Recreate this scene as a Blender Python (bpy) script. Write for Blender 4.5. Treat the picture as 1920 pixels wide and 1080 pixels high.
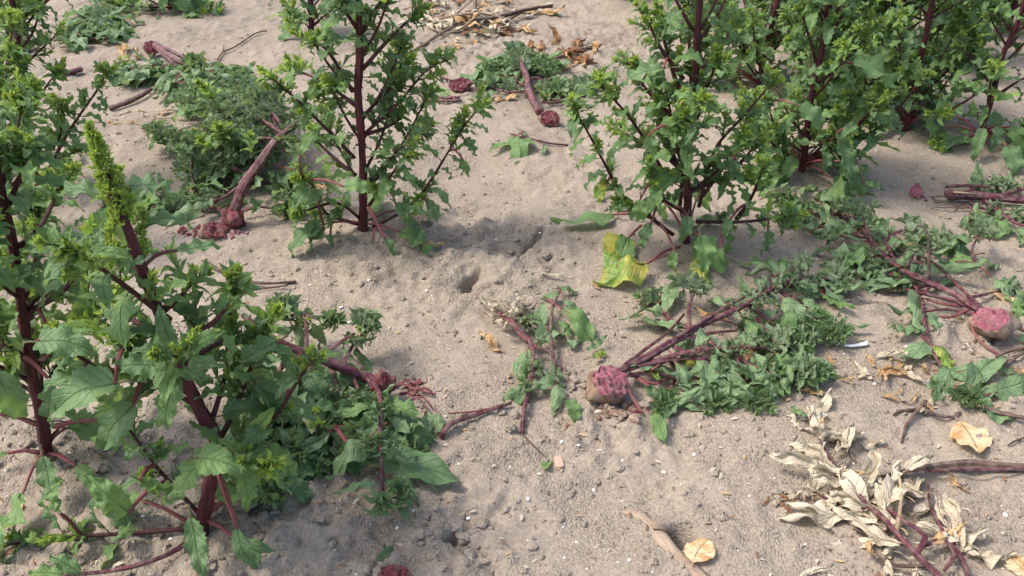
import bpy, bmesh, math, random
import numpy as np
from mathutils import Vector, Matrix, Quaternion

for o in list(bpy.data.objects):
    bpy.data.objects.remove(o)
SC = bpy.context.scene
COL = SC.collection
R = math.radians

# ------------------------------------------------------------------ camera
CAM_H, PITCH, HFOV = 1.35, R(33), R(60)
cam = bpy.data.objects.new('camera', bpy.data.cameras.new('camera'))
COL.objects.link(cam)
cam.location = (0, 0, CAM_H)
cam.rotation_euler = (R(90) - PITCH, 0, 0)
cam.data.sensor_width = 36
cam.data.lens = 18 / math.tan(HFOV / 2)
cam.data.clip_start, cam.data.clip_end = 0.02, 1000
SC.camera = cam

# ------------------------------------------------------------------ sky, sun, exposure
SUN_EL, SUN_AZ = R(56), R(274)           # azimuth clockwise from +Y (the way the camera looks)
world = bpy.data.worlds.new('World')
SC.world = world
world.use_nodes = True
wn = world.node_tree.nodes
sky = wn.new('ShaderNodeTexSky')
sky.sky_type = 'NISHITA'
sky.sun_disc = False
sky.sun_elevation, sky.sun_rotation = SUN_EL, SUN_AZ
sky.dust_density = 4.0
sky.air_density = 1.0
world.node_tree.links.new(sky.outputs[0], wn['Background'].inputs[0])
wn['Background'].inputs[1].default_value = 0.15
sun = bpy.data.objects.new('sun', bpy.data.lights.new('sun', 'SUN'))
COL.objects.link(sun)
sun.data.energy, sun.data.angle, sun.data.color = 1.5, R(12.0), (1.0, 0.955, 0.89)
sdir = Vector((math.sin(SUN_AZ) * math.cos(SUN_EL), math.cos(SUN_AZ) * math.cos(SUN_EL), math.sin(SUN_EL)))
sun.location = sdir * 20
sun.rotation_mode = 'QUATERNION'
sun.rotation_quaternion = sdir.to_track_quat('Z', 'Y')
SC.view_settings.view_transform = 'Standard'
SC.view_settings.look = 'None'
SC.view_settings.gamma = 1
SC.view_settings.exposure = 1.18
SC.cycles.max_bounces = 6
SC.cycles.transparent_max_bounces = 4

# ------------------------------------------------------------------ pixels to places (photo is 1920 x 1080)
FPX = 960 / math.tan(HFOV / 2)
def ray(px, py):
    a, b = (px - 960) / FPX, (540 - py) / FPX
    return Vector((a, math.cos(PITCH) + b * math.sin(PITCH), -math.sin(PITCH) + b * math.cos(PITCH)))
def G0(px, py, z=0.0):                   # where the ray meets the level z
    d = ray(px, py)
    t = (z - CAM_H) / d.z
    return Vector((d.x * t, d.y * t, z))
def V(px, py, Y):                        # where the ray meets the upright plane at distance Y
    d = ray(px, py)
    t = Y / d.y
    return Vector((d.x * t, Y, CAM_H + d.z * t))

# ------------------------------------------------------------------ noise and the lie of the land
_rs = np.random.RandomState(7)
_perm = _rs.permutation(256)
_perm = np.concatenate([_perm, _perm])
_ang = _rs.rand(256) * 2 * np.pi
_gx, _gy = np.cos(_ang), np.sin(_ang)
def noise(x, y, seed=0):
    x = np.asarray(x, float) + seed * 17.31; y = np.asarray(y, float) + seed * 9.77
    xi = np.floor(x).astype(int); yi = np.floor(y).astype(int)
    xf, yf = x - xi, y - yi
    u = xf * xf * xf * (xf * (xf * 6 - 15) + 10); v = yf * yf * yf * (yf * (yf * 6 - 15) + 10)
    xi &= 255; yi &= 255
    def g(ix, iy, dx, dy):
        h = _perm[_perm[ix & 255] + (iy & 255)]
        return _gx[h] * dx + _gy[h] * dy
    a = g(xi, yi, xf, yf); b = g(xi + 1, yi, xf - 1, yf)
    c = g(xi, yi + 1, xf, yf - 1); d = g(xi + 1, yi + 1, xf - 1, yf - 1)
    return ((a * (1 - u) + b * u) * (1 - v) + (c * (1 - u) + d * u) * v) * 1.5

# dents and heaps in the soil: photo pixel, radii in metres along and across, turn, height
FEATURES = [
    (900, 345, .22, .26, 0, -.035), (880, 395, .10, .07, .2, -.012),
    (955, 468, .075, .05, .6, -.018), (880, 520, .05, .05, .3, -.012), (905, 398, .022, .014, .4, -.022),
    (1274, 1006, .030, .026, .2, -.065), (1225, 985, .06, .022, -.75, .010),
    (1060, 335, .04, .03, 0, -.010), (1090, 480, .35, .20, 0, .016),
    (1180, 945, .05, .02, .1, .007), (800, 1008, .045, .032, .4, .018), (845, 1003, .03, .006, .75, -.020),
    (880, 1020, .03, .02, 0, -.012), (1140, 780, .10, .05, 0, .010),
    (380, 1010, .22, .14, 0, .022), (480, 940, .06, .05, 0, .018), (680, 950, .08, .03, -.5, -.014),
    (90, 880, .18, .12, 0, .02), (680, 430, .22, .18, 0, .022), (1285, 450, .30, .22, 0, .028),
    (430, 430, .20, .12, 0, .02), (1090, 930, .30, .12, 0, -.012), (1500, 330, .3, .25, 0, .03), (1840, 262, .3, .25, 0, .03),
    (1840, 640, .12, .06, 0, -.012), (230, 330, .4, .3, 0, -.02), (1650, 560, .3, .12, .3, -.012),
]
_cr = random.Random(4)
for line, w in (([(1018, 432), (1003, 446), (992, 452), (978, 470), (968, 480), (958, 490)], .012), ([(895, 508), (884, 516), (876, 528), (880, 540), (868, 548)], .013), ([(868, 1012), (850, 1000), (838, 1010), (822, 1020)], .006), ([(930, 486), (948, 478), (962, 480)], .009)):
    for (x0, y0), (x1, y1) in zip(line, line[1:]):
        for k in range(2):
            t = k / 2 + _cr.uniform(-.1, .1)
            FEATURES.append((x0 + (x1 - x0) * t + _cr.uniform(-3, 3), y0 + (y1 - y0) * t + _cr.uniform(-2, 2), w * _cr.uniform(.7, 1.8), w * _cr.uniform(.6, 1.0), _cr.uniform(.3, 1.2), -_cr.uniform(.75, 1.3) * (.048 if w > .01 else .022)))
_FEAT = []
for (px, py, a, b, rot, hh) in FEATURES:
    p = G0(px, py); _FEAT.append((p.x, p.y, a, b, math.cos(rot), math.sin(rot), hh))
_ROUGH = [(G0(380, 990), .42), (G0(150, 900), .35), (G0(640, 860), .28), (G0(800, 1000), .2), (G0(1150, 790), .16), (G0(680, 430), .3), (G0(930, 470), .3), (G0(1850, 650), .25), (G0(1000, 90), .6)]
def ground_h(x, y):
    x = np.asarray(x, float); y = np.asarray(y, float)
    near = np.exp(-np.maximum(0, np.hypot(x, y - 3) - 6) / 6)
    h = .018 * noise(x / .9, y / .9, 1) + .011 * noise(x / .33, y / .33, 2)
    rough = np.zeros_like(x)
    for p, rr in _ROUGH:
        rough = rough + np.exp(-((x - p.x) ** 2 + (y - p.y) ** 2) / (rr * rr))
    rough = np.clip(rough, 0, 1)
    m = .25 + .95 * np.clip(.45 + 1.6 * noise(x / .42, y / .42, 3), 0, 1) + 1.0 * rough
    h = h + m * .0075 * noise(x / .12, y / .12, 4)
    n1 = noise(x / .045, y / .045, 5)
    h = h + m * (.0052 * n1 + .0050 * np.maximum(0, n1 - .15))
    h = h + m * .0030 * noise(x / .021, y / .021, 6)
    n2 = np.abs(noise(x / .075, y / .075, 8))
    h = h - rough * .010 * np.clip(1 - n2 * 6, 0, 1)
    for (cx, cy, a, b, c, s, hh) in _FEAT:
        dx, dy = x - cx, y - cy
        u = (dx * c + dy * s) / a; v = (-dx * s + dy * c) / b
        wob = 1 + .35 * noise(x / .02, y / .02, 9) if hh < 0 and min(a, b) < .06 else 1
        h = h + hh * np.exp(-(u * u + v * v) ** 1.5 * wob)
    return h * near
def gh(x, y):
    return float(ground_h(np.array([x]), np.array([y]))[0])
def G(px, py, lift=0.0):                 # a point on the soil
    p = G0(px, py)
    for _ in range(3):
        p = G0(px, py, gh(p.x, p.y))
    p = G0(px, py, p.z + lift)
    return p

# ------------------------------------------------------------------ materials
def newmat(name):
    m = bpy.data.materials.new(name)
    m.use_nodes = True
    nt = m.node_tree
    return m, nt, nt.nodes, nt.links, nt.nodes['Principled BSDF'], nt.nodes['Material Output']
def N(ns, t, **kw):
    n = ns.new(t)
    for k, v in kw.items():
        if k == 'i':
            for kk, vv in v.items(): n.inputs[kk].default_value = vv
        else:
            setattr(n, k, v)
    return n
def ramp(ns, stops, interp='LINEAR'):
    n = ns.new('ShaderNodeValToRGB'); n.color_ramp.interpolation = interp
    el = n.color_ramp.elements
    while len(el) < len(stops): el.new(.5)
    for e, (p, c) in zip(el, stops):
        e.position = p; e.color = (*c, 1) if len(c) == 3 else c
    return n
def mixc(ns, ls, fac, a, b, blend='MIX'):
    n = ns.new('ShaderNodeMix'); n.data_type = 'RGBA'; n.blend_type = blend
    for sock, val in ((n.inputs[0], fac), (n.inputs[6], a), (n.inputs[7], b)):
        if isinstance(val, (int, float)): sock.default_value = val
        elif isinstance(val, tuple): sock.default_value = (*val, 1)
        else: ls.new(val, sock)
    return n.outputs[2]
def mth(ns, ls, op, a, b=None, c=None, clamp=False):
    n = ns.new('ShaderNodeMath'); n.operation = op; n.use_clamp = clamp
    for k, v in enumerate((a, b, c)):
        if v is None: continue
        if isinstance(v, (int, float)): n.inputs[k].default_value = v
        else: ls.new(v, n.inputs[k])
    return n.outputs[0]

def soil_material(name, dark=1.0, scale=1.0):
    m, nt, ns, ls, bs, out = newmat(name)
    geo = ns.new('ShaderNodeNewGeometry')
    def nz(sc, det=3, rough=.6):
        n = N(ns, 'ShaderNodeTexNoise', i={'Scale': sc * scale, 'Detail': det, 'Roughness': rough})
        ls.new(geo.outputs['Position'], n.inputs['Vector']); return n
    big, mid, fine, grain = nz(2.2, 4), nz(14, 4), nz(110, 3, .65), nz(330, 2, .6)
    c1 = ramp(ns, [(.30, (.212 * dark, .176 * dark, .135 * dark)), (.70, (.295 * dark, .248 * dark, .194 * dark))])
    ls.new(big.outputs[0], c1.inputs[0])
    c2 = mixc(ns, ls, .45, c1.outputs[0], ramp_out(ns, ls, mid.outputs[0], [(.32, (.176, .144, .109)), (.66, (.335, .280, .218))]))
    c3 = mixc(ns, ls, .50, c2, ramp_out(ns, ls, fine.outputs[0], [(.30, (.132, .108, .082)), (.52, (.268, .226, .177)), (.75, (.41, .350, .280))]))
    vor = N(ns, 'ShaderNodeTexVoronoi', i={'Scale': 190 * scale}); ls.new(geo.outputs['Position'], vor.inputs['Vector'])
    c4 = mixc(ns, ls, .22, c3, ramp_out(ns, ls, vor.outputs['Color'], [(.1, (.19, .145, .11)), (.9, (.40, .33, .26))]))
    ls.new(c4, bs.inputs['Base Color'])
    bs.inputs['Roughness'].default_value = .95
    bs.inputs['Specular IOR Level'].default_value = .12
    hsum = mth(ns, ls, 'ADD', mth(ns, ls, 'MULTIPLY', fine.outputs[0], 1.0), mth(ns, ls, 'MULTIPLY', grain.outputs[0], .4))
    hsum = mth(ns, ls, 'SUBTRACT', hsum, mth(ns, ls, 'MULTIPLY', vor.outputs['Distance'], .7))
    bp = N(ns, 'ShaderNodeBump', i={'Strength': .85, 'Distance': .006})
    crust = nz(4.5, 3, .55)
    ls.new(mth(ns, ls, 'MULTIPLY', ramp_out(ns, ls, crust.outputs[0], [(.36, (.25, .25, .25)), (.60, (1, 1, 1))]), .9), bp.inputs['Strength'])
    ls.new(hsum, bp.inputs['Height']); ls.new(bp.outputs[0], bs.inputs['Normal'])
    return m
def ramp_out(ns, ls, src, stops):
    r = ramp(ns, stops); ls.new(src, r.inputs[0]); return r.outputs[0]

def leaf_material(name, lo, hi, under, vein, trans=.28, rough=.45, spots=None, spot_amt=0.5, spec=.45, veinamt=.55):
    m, nt, ns, ls, bs, out = newmat(name)
    uv = ns.new('ShaderNodeUVMap'); sep = ns.new('ShaderNodeSeparateXYZ'); ls.new(uv.outputs[0], sep.inputs[0])
    inf = ns.new('ShaderNodeObjectInfo'); geo = ns.new('ShaderNodeNewGeometry')
    tc = ns.new('ShaderNodeTexCoord')
    nz = N(ns, 'ShaderNodeTexNoise', i={'Scale': 3.2, 'Detail': 4, 'Roughness': .6})
    nz.noise_dimensions = '4D'
    ls.new(tc.outputs['Object'], nz.inputs['Vector']); ls.new(mth(ns, ls, 'MULTIPLY', inf.outputs['Random'], 40), nz.inputs['W'])
    col = mixc(ns, ls, inf.outputs['Random'], lo, hi)
    col = mixc(ns, ls, .5, col, ramp_out(ns, ls, nz.outputs[0], [(.3, lo), (.7, hi)]))
    if spots:
        mk = ramp_out(ns, ls, nz.outputs[0], [(.5 - .3 * spot_amt, (0, 0, 0)), (.62 - .2 * spot_amt, (1, 1, 1))])
        col = mixc(ns, ls, mk, col, spots)
    nd = N(ns, 'ShaderNodeTexNoise', i={'Scale': 9.0, 'Detail': 4, 'Roughness': .7}); ls.new(tc.outputs['Object'], nd.inputs['Vector'])
    col = mixc(ns, ls, ramp_out(ns, ls, nd.outputs[0], [(.50, (0, 0, 0)), (.74, (.34, .34, .34))]), col, (.30, .26, .19))
    d = mth(ns, ls, 'ABSOLUTE', mth(ns, ls, 'SUBTRACT', sep.outputs[0], .5))
    mid = mth(ns, ls, 'SUBTRACT', 1.0, mth(ns, ls, 'MULTIPLY', d, 22), clamp=True)
    fr = mth(ns, ls, 'FRACT', mth(ns, ls, 'MULTIPLY', mth(ns, ls, 'SUBTRACT', sep.outputs[1], mth(ns, ls, 'MULTIPLY', d, .55)), 7.0))
    sv = mth(ns, ls, 'SUBTRACT', 1.0, mth(ns, ls, 'MULTIPLY', mth(ns, ls, 'ABSOLUTE', mth(ns, ls, 'SUBTRACT', fr, .5)), 9), clamp=True)
    sv = mth(ns, ls, 'MULTIPLY', sv, .45)
    v = mth(ns, ls, 'MAXIMUM', mid, sv)
    col = mixc(ns, ls, mth(ns, ls, 'MULTIPLY', v, veinamt), col, vein)
    col = mixc(ns, ls, mth(ns, ls, 'MULTIPLY', geo.outputs['Backfacing'], .75), col, under)
    ls.new(col, bs.inputs['Base Color'])
    bs.inputs['Roughness'].default_value = rough
    bs.inputs['Specular IOR Level'].default_value = spec
    nf = N(ns, 'ShaderNodeTexNoise', i={'Scale': 13.0, 'Detail': 3, 'Roughness': .6}); ls.new(tc.outputs['Object'], nf.inputs['Vector'])
    h = mth(ns, ls, 'SUBTRACT', mth(ns, ls, 'ADD', nz.outputs[0], mth(ns, ls, 'MULTIPLY', nf.outputs[0], .7)), mth(ns, ls, 'MULTIPLY', v, .6))
    bp = N(ns, 'ShaderNodeBump', i={'Strength': .8, 'Distance': .006}); ls.new(h, bp.inputs['Height'])
    ls.new(bp.outputs[0], bs.inputs['Normal'])
    tr = ns.new('ShaderNodeBsdfTranslucent')
    ls.new(mixc(ns, ls, .5, col, (min(1, hi[0] * 2.2), min(1, hi[1] * 2.0), hi[2] * 1.0)), tr.inputs['Color'])
    mx = ns.new('ShaderNodeMixShader'); mx.inputs[0].default_value = trans
    ls.new(bs.outputs[0], mx.inputs[1]); ls.new(tr.outputs[0], mx.inputs[2]); ls.new(mx.outputs[0], out.inputs['Surface'])
    return m

def stem_material(name, a, b, c, rough=.5, dust=0.0):
    m, nt, ns, ls, bs, out = newmat(name)
    uv = ns.new('ShaderNodeUVMap')
    mp = N(ns, 'ShaderNodeMapping'); mp.inputs['Scale'].default_value = (14, 12, 1); ls.new(uv.outputs[0], mp.inputs[0])
    n1 = N(ns, 'ShaderNodeTexNoise', i={'Scale': 1.0, 'Detail': 4, 'Roughness': .65}); ls.new(mp.outputs[0], n1.inputs['Vector'])
    geo = ns.new('ShaderNodeNewGeometry')
    n2 = N(ns, 'ShaderNodeTexNoise', i={'Scale': 26, 'Detail': 4, 'Roughness': .6}); ls.new(geo.outputs['Position'], n2.inputs['Vector'])
    col = ramp_out(ns, ls, n1.outputs[0], [(.36, a), (.52, b), (.68, c)])
    col = mixc(ns, ls, ramp_out(ns, ls, n2.outputs[0], [(.45, (0, 0, 0)), (.75, (.6, .6, .6))]), col, a)
    if dust:
        n3 = N(ns, 'ShaderNodeTexNoise', i={'Scale': 60, 'Detail': 3}); ls.new(geo.outputs['Position'], n3.inputs['Vector'])
        col = mixc(ns, ls, ramp_out(ns, ls, n3.outputs[0], [(.42, (0, 0, 0)), (.72, (dust, dust, dust))]), col, (.30, .235, .175))
    ls.new(col, bs.inputs['Base Color']); bs.inputs['Roughness'].default_value = rough
    bs.inputs['Specular IOR Level'].default_value = .35
    bp = N(ns, 'ShaderNodeBump', i={'Strength': 1.0, 'Distance': .005}); ls.new(n1.outputs[0], bp.inputs['Height'])
    ls.new(bp.outputs[0], bs.inputs['Normal'])
    return m

def lump_material(name, stops, scale, rough=.7, bump=.8, dist=.004, spec=.3, dust=0.0, distort=.8):
    m, nt, ns, ls, bs, out = newmat(name)
    tc = ns.new('ShaderNodeTexCoord'); inf = ns.new('ShaderNodeObjectInfo')
    n1 = N(ns, 'ShaderNodeTexNoise', i={'Scale': scale, 'Detail': 5, 'Roughness': .7, 'Distortion': distort}); n1.noise_dimensions = '4D'
    ls.new(tc.outputs['Object'], n1.inputs['Vector']); ls.new(mth(ns, ls, 'MULTIPLY', inf.outputs['Random'], 30), n1.inputs['W'])
    col = ramp_out(ns, ls, n1.outputs[0], stops)
    if dust:
        n3 = N(ns, 'ShaderNodeTexNoise', i={'Scale': scale * .6, 'Detail': 4}); ls.new(tc.outputs['Object'], n3.inputs['Vector'])
        col = mixc(ns, ls, ramp_out(ns, ls, n3.outputs[0], [(.40, (0, 0, 0)), (.62, (dust, dust, dust))]), col, (.28, .215, .16))
    ls.new(col, bs.inputs['Base Color']); bs.inputs['Roughness'].default_value = rough
    bs.inputs['Specular IOR Level'].default_value = spec
    bp = N(ns, 'ShaderNodeBump', i={'Strength': bump, 'Distance': dist}); ls.new(n1.outputs[0], bp.inputs['Height'])
    ls.new(bp.outputs[0], bs.inputs['Normal'])
    return m

M = {}
M['soil'] = soil_material('dry_soil')
M['fresh'] = leaf_material('leaf_fresh', (.078, .160, .060), (.148, .256, .100), (.175, .25, .140), (.21, .29, .15), trans=.32, rough=.56, spec=.45)
M['mid'] = leaf_material('leaf_mid', (.112, .215, .066), (.190, .320, .108), (.19, .28, .14), (.24, .33, .15), trans=.36, rough=.56, spec=.45)
M['young'] = leaf_material('leaf_young', (.17, .29, .065), (.28, .42, .095), (.20, .33, .08), (.30, .42, .12), trans=.35)
M['wilt'] = leaf_material('leaf_wilted', (.098, .178, .074), (.195, .300, .132), (.21, .275, .165), (.24, .29, .17), trans=.25, rough=.55, spec=.5)
M['yellow'] = leaf_material('leaf_yellowing', (.10, .20, .03), (.20, .30, .04), (.30, .34, .10), (.40, .42, .14), spots=(.40, .36, .07), spot_amt=.08, veinamt=.25)
M['straw'] = leaf_material('leaf_straw', (.42, .35, .25), (.66, .57, .43), (.56, .49, .39), (.36, .28, .18), trans=.18, rough=.8, spec=.15, veinamt=.35)
M['tan'] = leaf_material('leaf_tan', (.42, .26, .12), (.62, .44, .25), (.50, .35, .20), (.32, .19, .09), trans=.15, rough=.8, spec=.15, spots=(.36, .19, .08), spot_amt=.15)
M['cream'] = leaf_material('leaf_cream', (.56, .42, .24), (.68, .55, .35), (.58, .45, .28), (.40, .26, .13), trans=.15, rough=.8, spec=.15, spots=(.50, .28, .12), spot_amt=.1)
M['brown'] = leaf_material('leaf_brown', (.16, .075, .035), (.30, .155, .075), (.24, .13, .07), (.12, .06, .03), trans=.08, rough=.85, spec=.15)
M['bract'] = leaf_material('bud_bract', (.26, .38, .070), (.40, .52, .11), (.25, .40, .07), (.30, .45, .08), trans=.3, veinamt=.1)
M['stem'] = stem_material('stem_maroon', (.034, .009, .012), (.082, .014, .021), (.17, .045, .052))
M['branch'] = stem_material('branch_maroon', (.038, .013, .013), (.085, .019, .024), (.15, .055, .045))
M['lying'] = stem_material('stem_magenta', (.042, .009, .016), (.095, .017, .030), (.25, .075, .095), dust=.5)
M['petiole'] = stem_material('petiole', (.16, .03, .04), (.26, .07, .08), (.40, .25, .14))
M['petiole_g'] = stem_material('petiole_green', (.10, .10, .04), (.16, .18, .07), (.26, .27, .13))
M['petiole_d'] = stem_material('petiole_dry', (.26, .17, .10), (.42, .31, .19), (.55, .44, .30), rough=.8)
M['deadstem'] = stem_material('stem_dead', (.050, .030, .028), (.12, .070, .055), (.26, .17, .12), rough=.8, dust=.5)
M['greystem'] = stem_material('stem_dry_pale', (.20, .14, .10), (.34, .25, .18), (.42, .33, .25), rough=.9, dust=.95)
M['flesh'] = lump_material('beet_flesh', [(.30, (.16, .022, .052)), (.46, (.40, .085, .150)), (.60, (.52, .22, .25)), (.72, (.60, .42, .38))], 110, rough=.7, bump=1, dist=.008, dust=.55, distort=2.6)
M['darkflesh'] = lump_material('beet_flesh_dark', [(.30, (.045, .010, .014)), (.5, (.19, .026, .045)), (.66, (.32, .080, .10)), (.80, (.48, .27, .25))], 110, rough=.7, bump=1, dist=.008, dust=.42, distort=2.0)
M['skin'] = lump_material('beet_skin', [(.25, (.085, .040, .035)), (.5, (.19, .115, .075)), (.75, (.30, .21, .14))], 45, rough=.85, dust=.8)
M['clod'] = soil_material('soil_clod')
M['chip'] = lump_material('white_chip', [(.3, (.62, .58, .50)), (.7, (.82, .80, .75))], 60, rough=.7, bump=.3)
M['bone'] = lump_material('white_shard', [(.35, (.55, .52, .46)), (.6, (.80, .79, .76))], 30, rough=.6, bump=.5)
M['brick'] = lump_material('pink_chip', [(.3, (.40, .24, .18)), (.7, (.50, .33, .25))], 50, rough=.85, bump=.4)

# ------------------------------------------------------------------ mesh helpers
def mesh_from(name, verts, faces, mats, uvs=None, midx=None, smooth=True):
    me = bpy.data.meshes.new(name)
    me.from_pydata([tuple(v) for v in verts], [], faces)
    for m in mats: me.materials.append(M[m])
    n = len(me.polygons)
    if smooth: me.polygons.foreach_set('use_smooth', [True] * n)
    if midx: me.polygons.foreach_set('material_index', midx)
    if uvs is not None:
        lay = me.uv_layers.new(name='UVMap')
        li = np.empty(len(me.loops), int); me.loops.foreach_get('vertex_index', li)
        lay.data.foreach_set('uv', np.asarray(uvs, float)[li].ravel())
    me.update()
    return me

class Geo:
    def __init__(s): s.v, s.f, s.uv, s.m = [], [], [], []
    def add(s, v, f, uv, m=0):
        o = len(s.v); s.v += v; s.uv += uv
        s.f += [tuple(i + o for i in q) for q in f]; s.m += [m] * len(f)
    def mesh(s, name, mats): return mesh_from(name, s.v, s.f, mats, s.uv, s.m)

def smooth_line(pts, n=None, step=.02):
    pts = [Vector(p) for p in pts]
    if len(pts) == 2: pts = [pts[0], pts[0].lerp(pts[1], .5), pts[1]]
    ext = [pts[0] * 2 - pts[1]] + pts + [pts[-1] * 2 - pts[-2]]
    out = []
    for i in range(1, len(ext) - 2):
        a, b, c, d = ext[i - 1:i + 3]
        k = max(2, int((c - b).length / step)) if n is None else n
        for j in range(k):
            t = j / k
            out.append(.5 * ((2 * b) + (c - a) * t + (2 * a - 5 * b + 4 * c - d) * t * t + (3 * b - a - 3 * c + d) * t ** 3))
    out.append(pts[-1])
    return out

def tube(pts, rad, sides=8, ridge=.12, seed=0, rough=.06, cap=True):
    rng = random.Random(seed)
    n = len(pts)
    if callable(rad): rr = [rad(i / (n - 1)) for i in range(n)]
    else: rr = [rad[0] + (rad[1] - rad[0]) * i / (n - 1) for i in range(n)]
    t0 = (pts[1] - pts[0]).normalized()
    up = Vector((0, 0, 1)) if abs(t0.z) < .9 else Vector((1, 0, 0))
    x = t0.cross(up).normalized()
    v, f, uv = [], [], []
    L = 0
    ph = [rng.uniform(1 - ridge, 1 + ridge) * (1 - ridge * .6 * (k % 2)) for k in range(sides)]
    for i, p in enumerate(pts):
        t = (pts[min(i + 1, n - 1)] - pts[max(i - 1, 0)]).normalized()
        x = (x - t * x.dot(t)).normalized(); y = t.cross(x)
        if i: L += (p - pts[i - 1]).length
        for k in range(sides + 1):
            a = 2 * math.pi * (k % sides) / sides
            r = rr[i] * ph[k % sides] * (1 + rng.uniform(-rough, rough) * (k < sides))
            if k == sides: v.append(v[-sides]); uv.append((1, L)); continue
            v.append(p + (x * math.cos(a) + y * math.sin(a)) * r); uv.append((k / sides, L))
    for i in range(n - 1):
        for k in range(sides):
            a = i * (sides + 1) + k
            f.append((a, a + 1, a + sides + 2, a + sides + 1))
    if cap:
        for i in (0, n - 1):
            c = len(v); v.append(pts[i] + (pts[i] - pts[1 if i == 0 else n - 2]).normalized() * rr[i] * .35); uv.append((.5, 0))
            b = i * (sides + 1)
            for k in range(sides):
                f.append((b + k + 1, b + k, c) if i == 0 else (b + k, b + k + 1, c))
    return v, f, uv

def leaf_geo(rng, W=.5, rows=10, cols=4, fold=.2, droop=.5, wav=.07, serr=.10, twist=.3, crumple=.0, peak=.38, petiole=.22, roll=0.0, bend=0.2):
    """a leaf of length 1 along +Y, upper face +Z, its stalk behind the origin"""
    v, uv, f, m = [], [], [], []
    y = z = xo = 0.0
    ph = [rng.uniform(0, 6.28) for _ in range(8)]
    fr = rng.uniform(2.2, 3.6)
    kx = rng.uniform(-bend, bend)
    ey = peak / (1 - peak) * .95
    nrm = (peak ** ey) * (1 - peak) ** .95
    rowpts = []
    for i in range(rows + 1):
        t = i / rows
        th = -droop * t ** 1.4 + .15
        if i:
            y += math.cos(th) / rows; z += math.sin(th) / rows; xo += math.sin(kx * t * 2) / rows * .6
        w = W * .5 * (max(t, .012) ** ey) * (max(1 - t, .004) ** .95) / nrm
        w = max(w, .012 if t < .5 else .004)
        for s_i in range(cols + 1):
            s = s_i / cols * 2 - 1
            side = 1 if s > 0 else 0
            lob = 1.0
            if abs(s) > .99: lob = 1 + serr * ((1 if i % 2 else -1) * .6 + rng.uniform(-.6, .6)) + serr * .35 * math.sin(t * 12 + ph[side])
            xx = s * w * lob
            e = abs(s) ** 1.6
            zz = fold * abs(xx) + wav * W * 2 * e * math.sin(fr * 6.28 * t + ph[2 + side] + (0 if s > 0 else 1.3)) * (.35 + .65 * min(1, t * 3))
            if roll:
                a = roll * s; xx = math.copysign(1, s) * w * lob * abs(math.sin(a)) / max(.3, abs(roll)); zz -= w * (1 - math.cos(a)) * (1 if roll > 0 else -1) * .9
            ta = twist * (t - .3)
            x2 = xx * math.cos(ta) - zz * math.sin(ta); z2 = xx * math.sin(ta) + zz * math.cos(ta)
            nx, ny, nz = x2 + xo, y - z2 * math.sin(th) * 1.0, z + z2 * math.cos(th)
            if crumple:
                q = 5.5
                nx += crumple * .6 * math.sin(q * ny + 4 * s + ph[4]); nz += crumple * math.sin(q * 1.3 * ny + 5 * nx + ph[5]) + crumple * .6 * math.sin(11 * ny - 9 * nx + ph[6])
                ny += crumple * .5 * math.sin(6 * nx + 3 * nz + ph[7])
                nz += rng.uniform(-1, 1) * crumple * .22 * e
            rowpts.append(Vector((nx, ny, nz))); v.append(rowpts[-1]); uv.append((s_i / cols, t))
    c1 = cols + 1
    for i in range(rows):
        for k in range(cols):
            a = i * c1 + k
            f.append((a, a + 1, a + c1 + 1, a + c1)); m.append(0)
    # shift so that the blade starts at the origin
    o = v[cols // 2].copy()
    v = [p - o for p in v]
    if petiole > 0:
        pts = [Vector((rng.uniform(-.02, .02), -petiole, -.03)), Vector((0, -petiole * .5, 0)), Vector((0, .02, -.008)), Vector(v[c1 * (rows // 4) + cols // 2]) + Vector((0, 0, -.008))]
        tv, tf, tu = tube(pts, lambda t: .022 * (1 - .6 * t), sides=4, ridge=0, rough=0, cap=False)
        o = len(v); v += tv; uv += tu; f += [tuple(i + o for i in q) for q in tf]; m += [1] * len(tf)
    return v, f, uv, m

def leaf_variants(tag, n, mats, seed, **kw):
    out = []
    for i in range(n):
        rng = random.Random(seed * 100 + i)
        k = {}
        for key, val in kw.items():
            k[key] = rng.uniform(*val) if isinstance(val, tuple) else val
        v, f, uv, m = leaf_geo(rng, **k)
        out.append((v, f, uv, m))
    return [[mesh_from('leaf_%s_%s' % (tag, mt[0]), v, f, mt, uv, m) for (v, f, uv, m) in out] for mt in mats]

LEAF = {}
def reg(names, meshes):
    for nm, ml in zip(names, meshes): LEAF[nm] = ml
reg(['fresh', 'mid', 'yellow'], leaf_variants('flat', 12, [('fresh', 'petiole_g'), ('mid', 'petiole_g'), ('yellow', 'petiole_g')], 1,
    W=(.30, .46), rows=22, cols=6, fold=(.05, .55), droop=(.2, 1.6), wav=(.06, .13), serr=(.10, .19), twist=(-.8, .8), crumple=(.005, .022), peak=(.30, .45), petiole=(.2, .4)))
reg(['young'], leaf_variants('young', 6, [('young', 'petiole_g')], 2,
    W=(.30, .44), rows=10, cols=4, fold=(.2, .6), droop=(.1, 1.0), wav=(.06, .12), serr=(.06, .12), twist=(-.6, .6), peak=(.32, .45), petiole=.12))
reg(['lance'], leaf_variants('lance', 4, [('fresh', 'petiole')], 3,
    W=(.32, .40), rows=14, cols=6, fold=(.05, .3), droop=(.1, .6), wav=(.04, .08), serr=(.05, .09), twist=(-.3, .3), peak=(.40, .5), petiole=.3))
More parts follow.
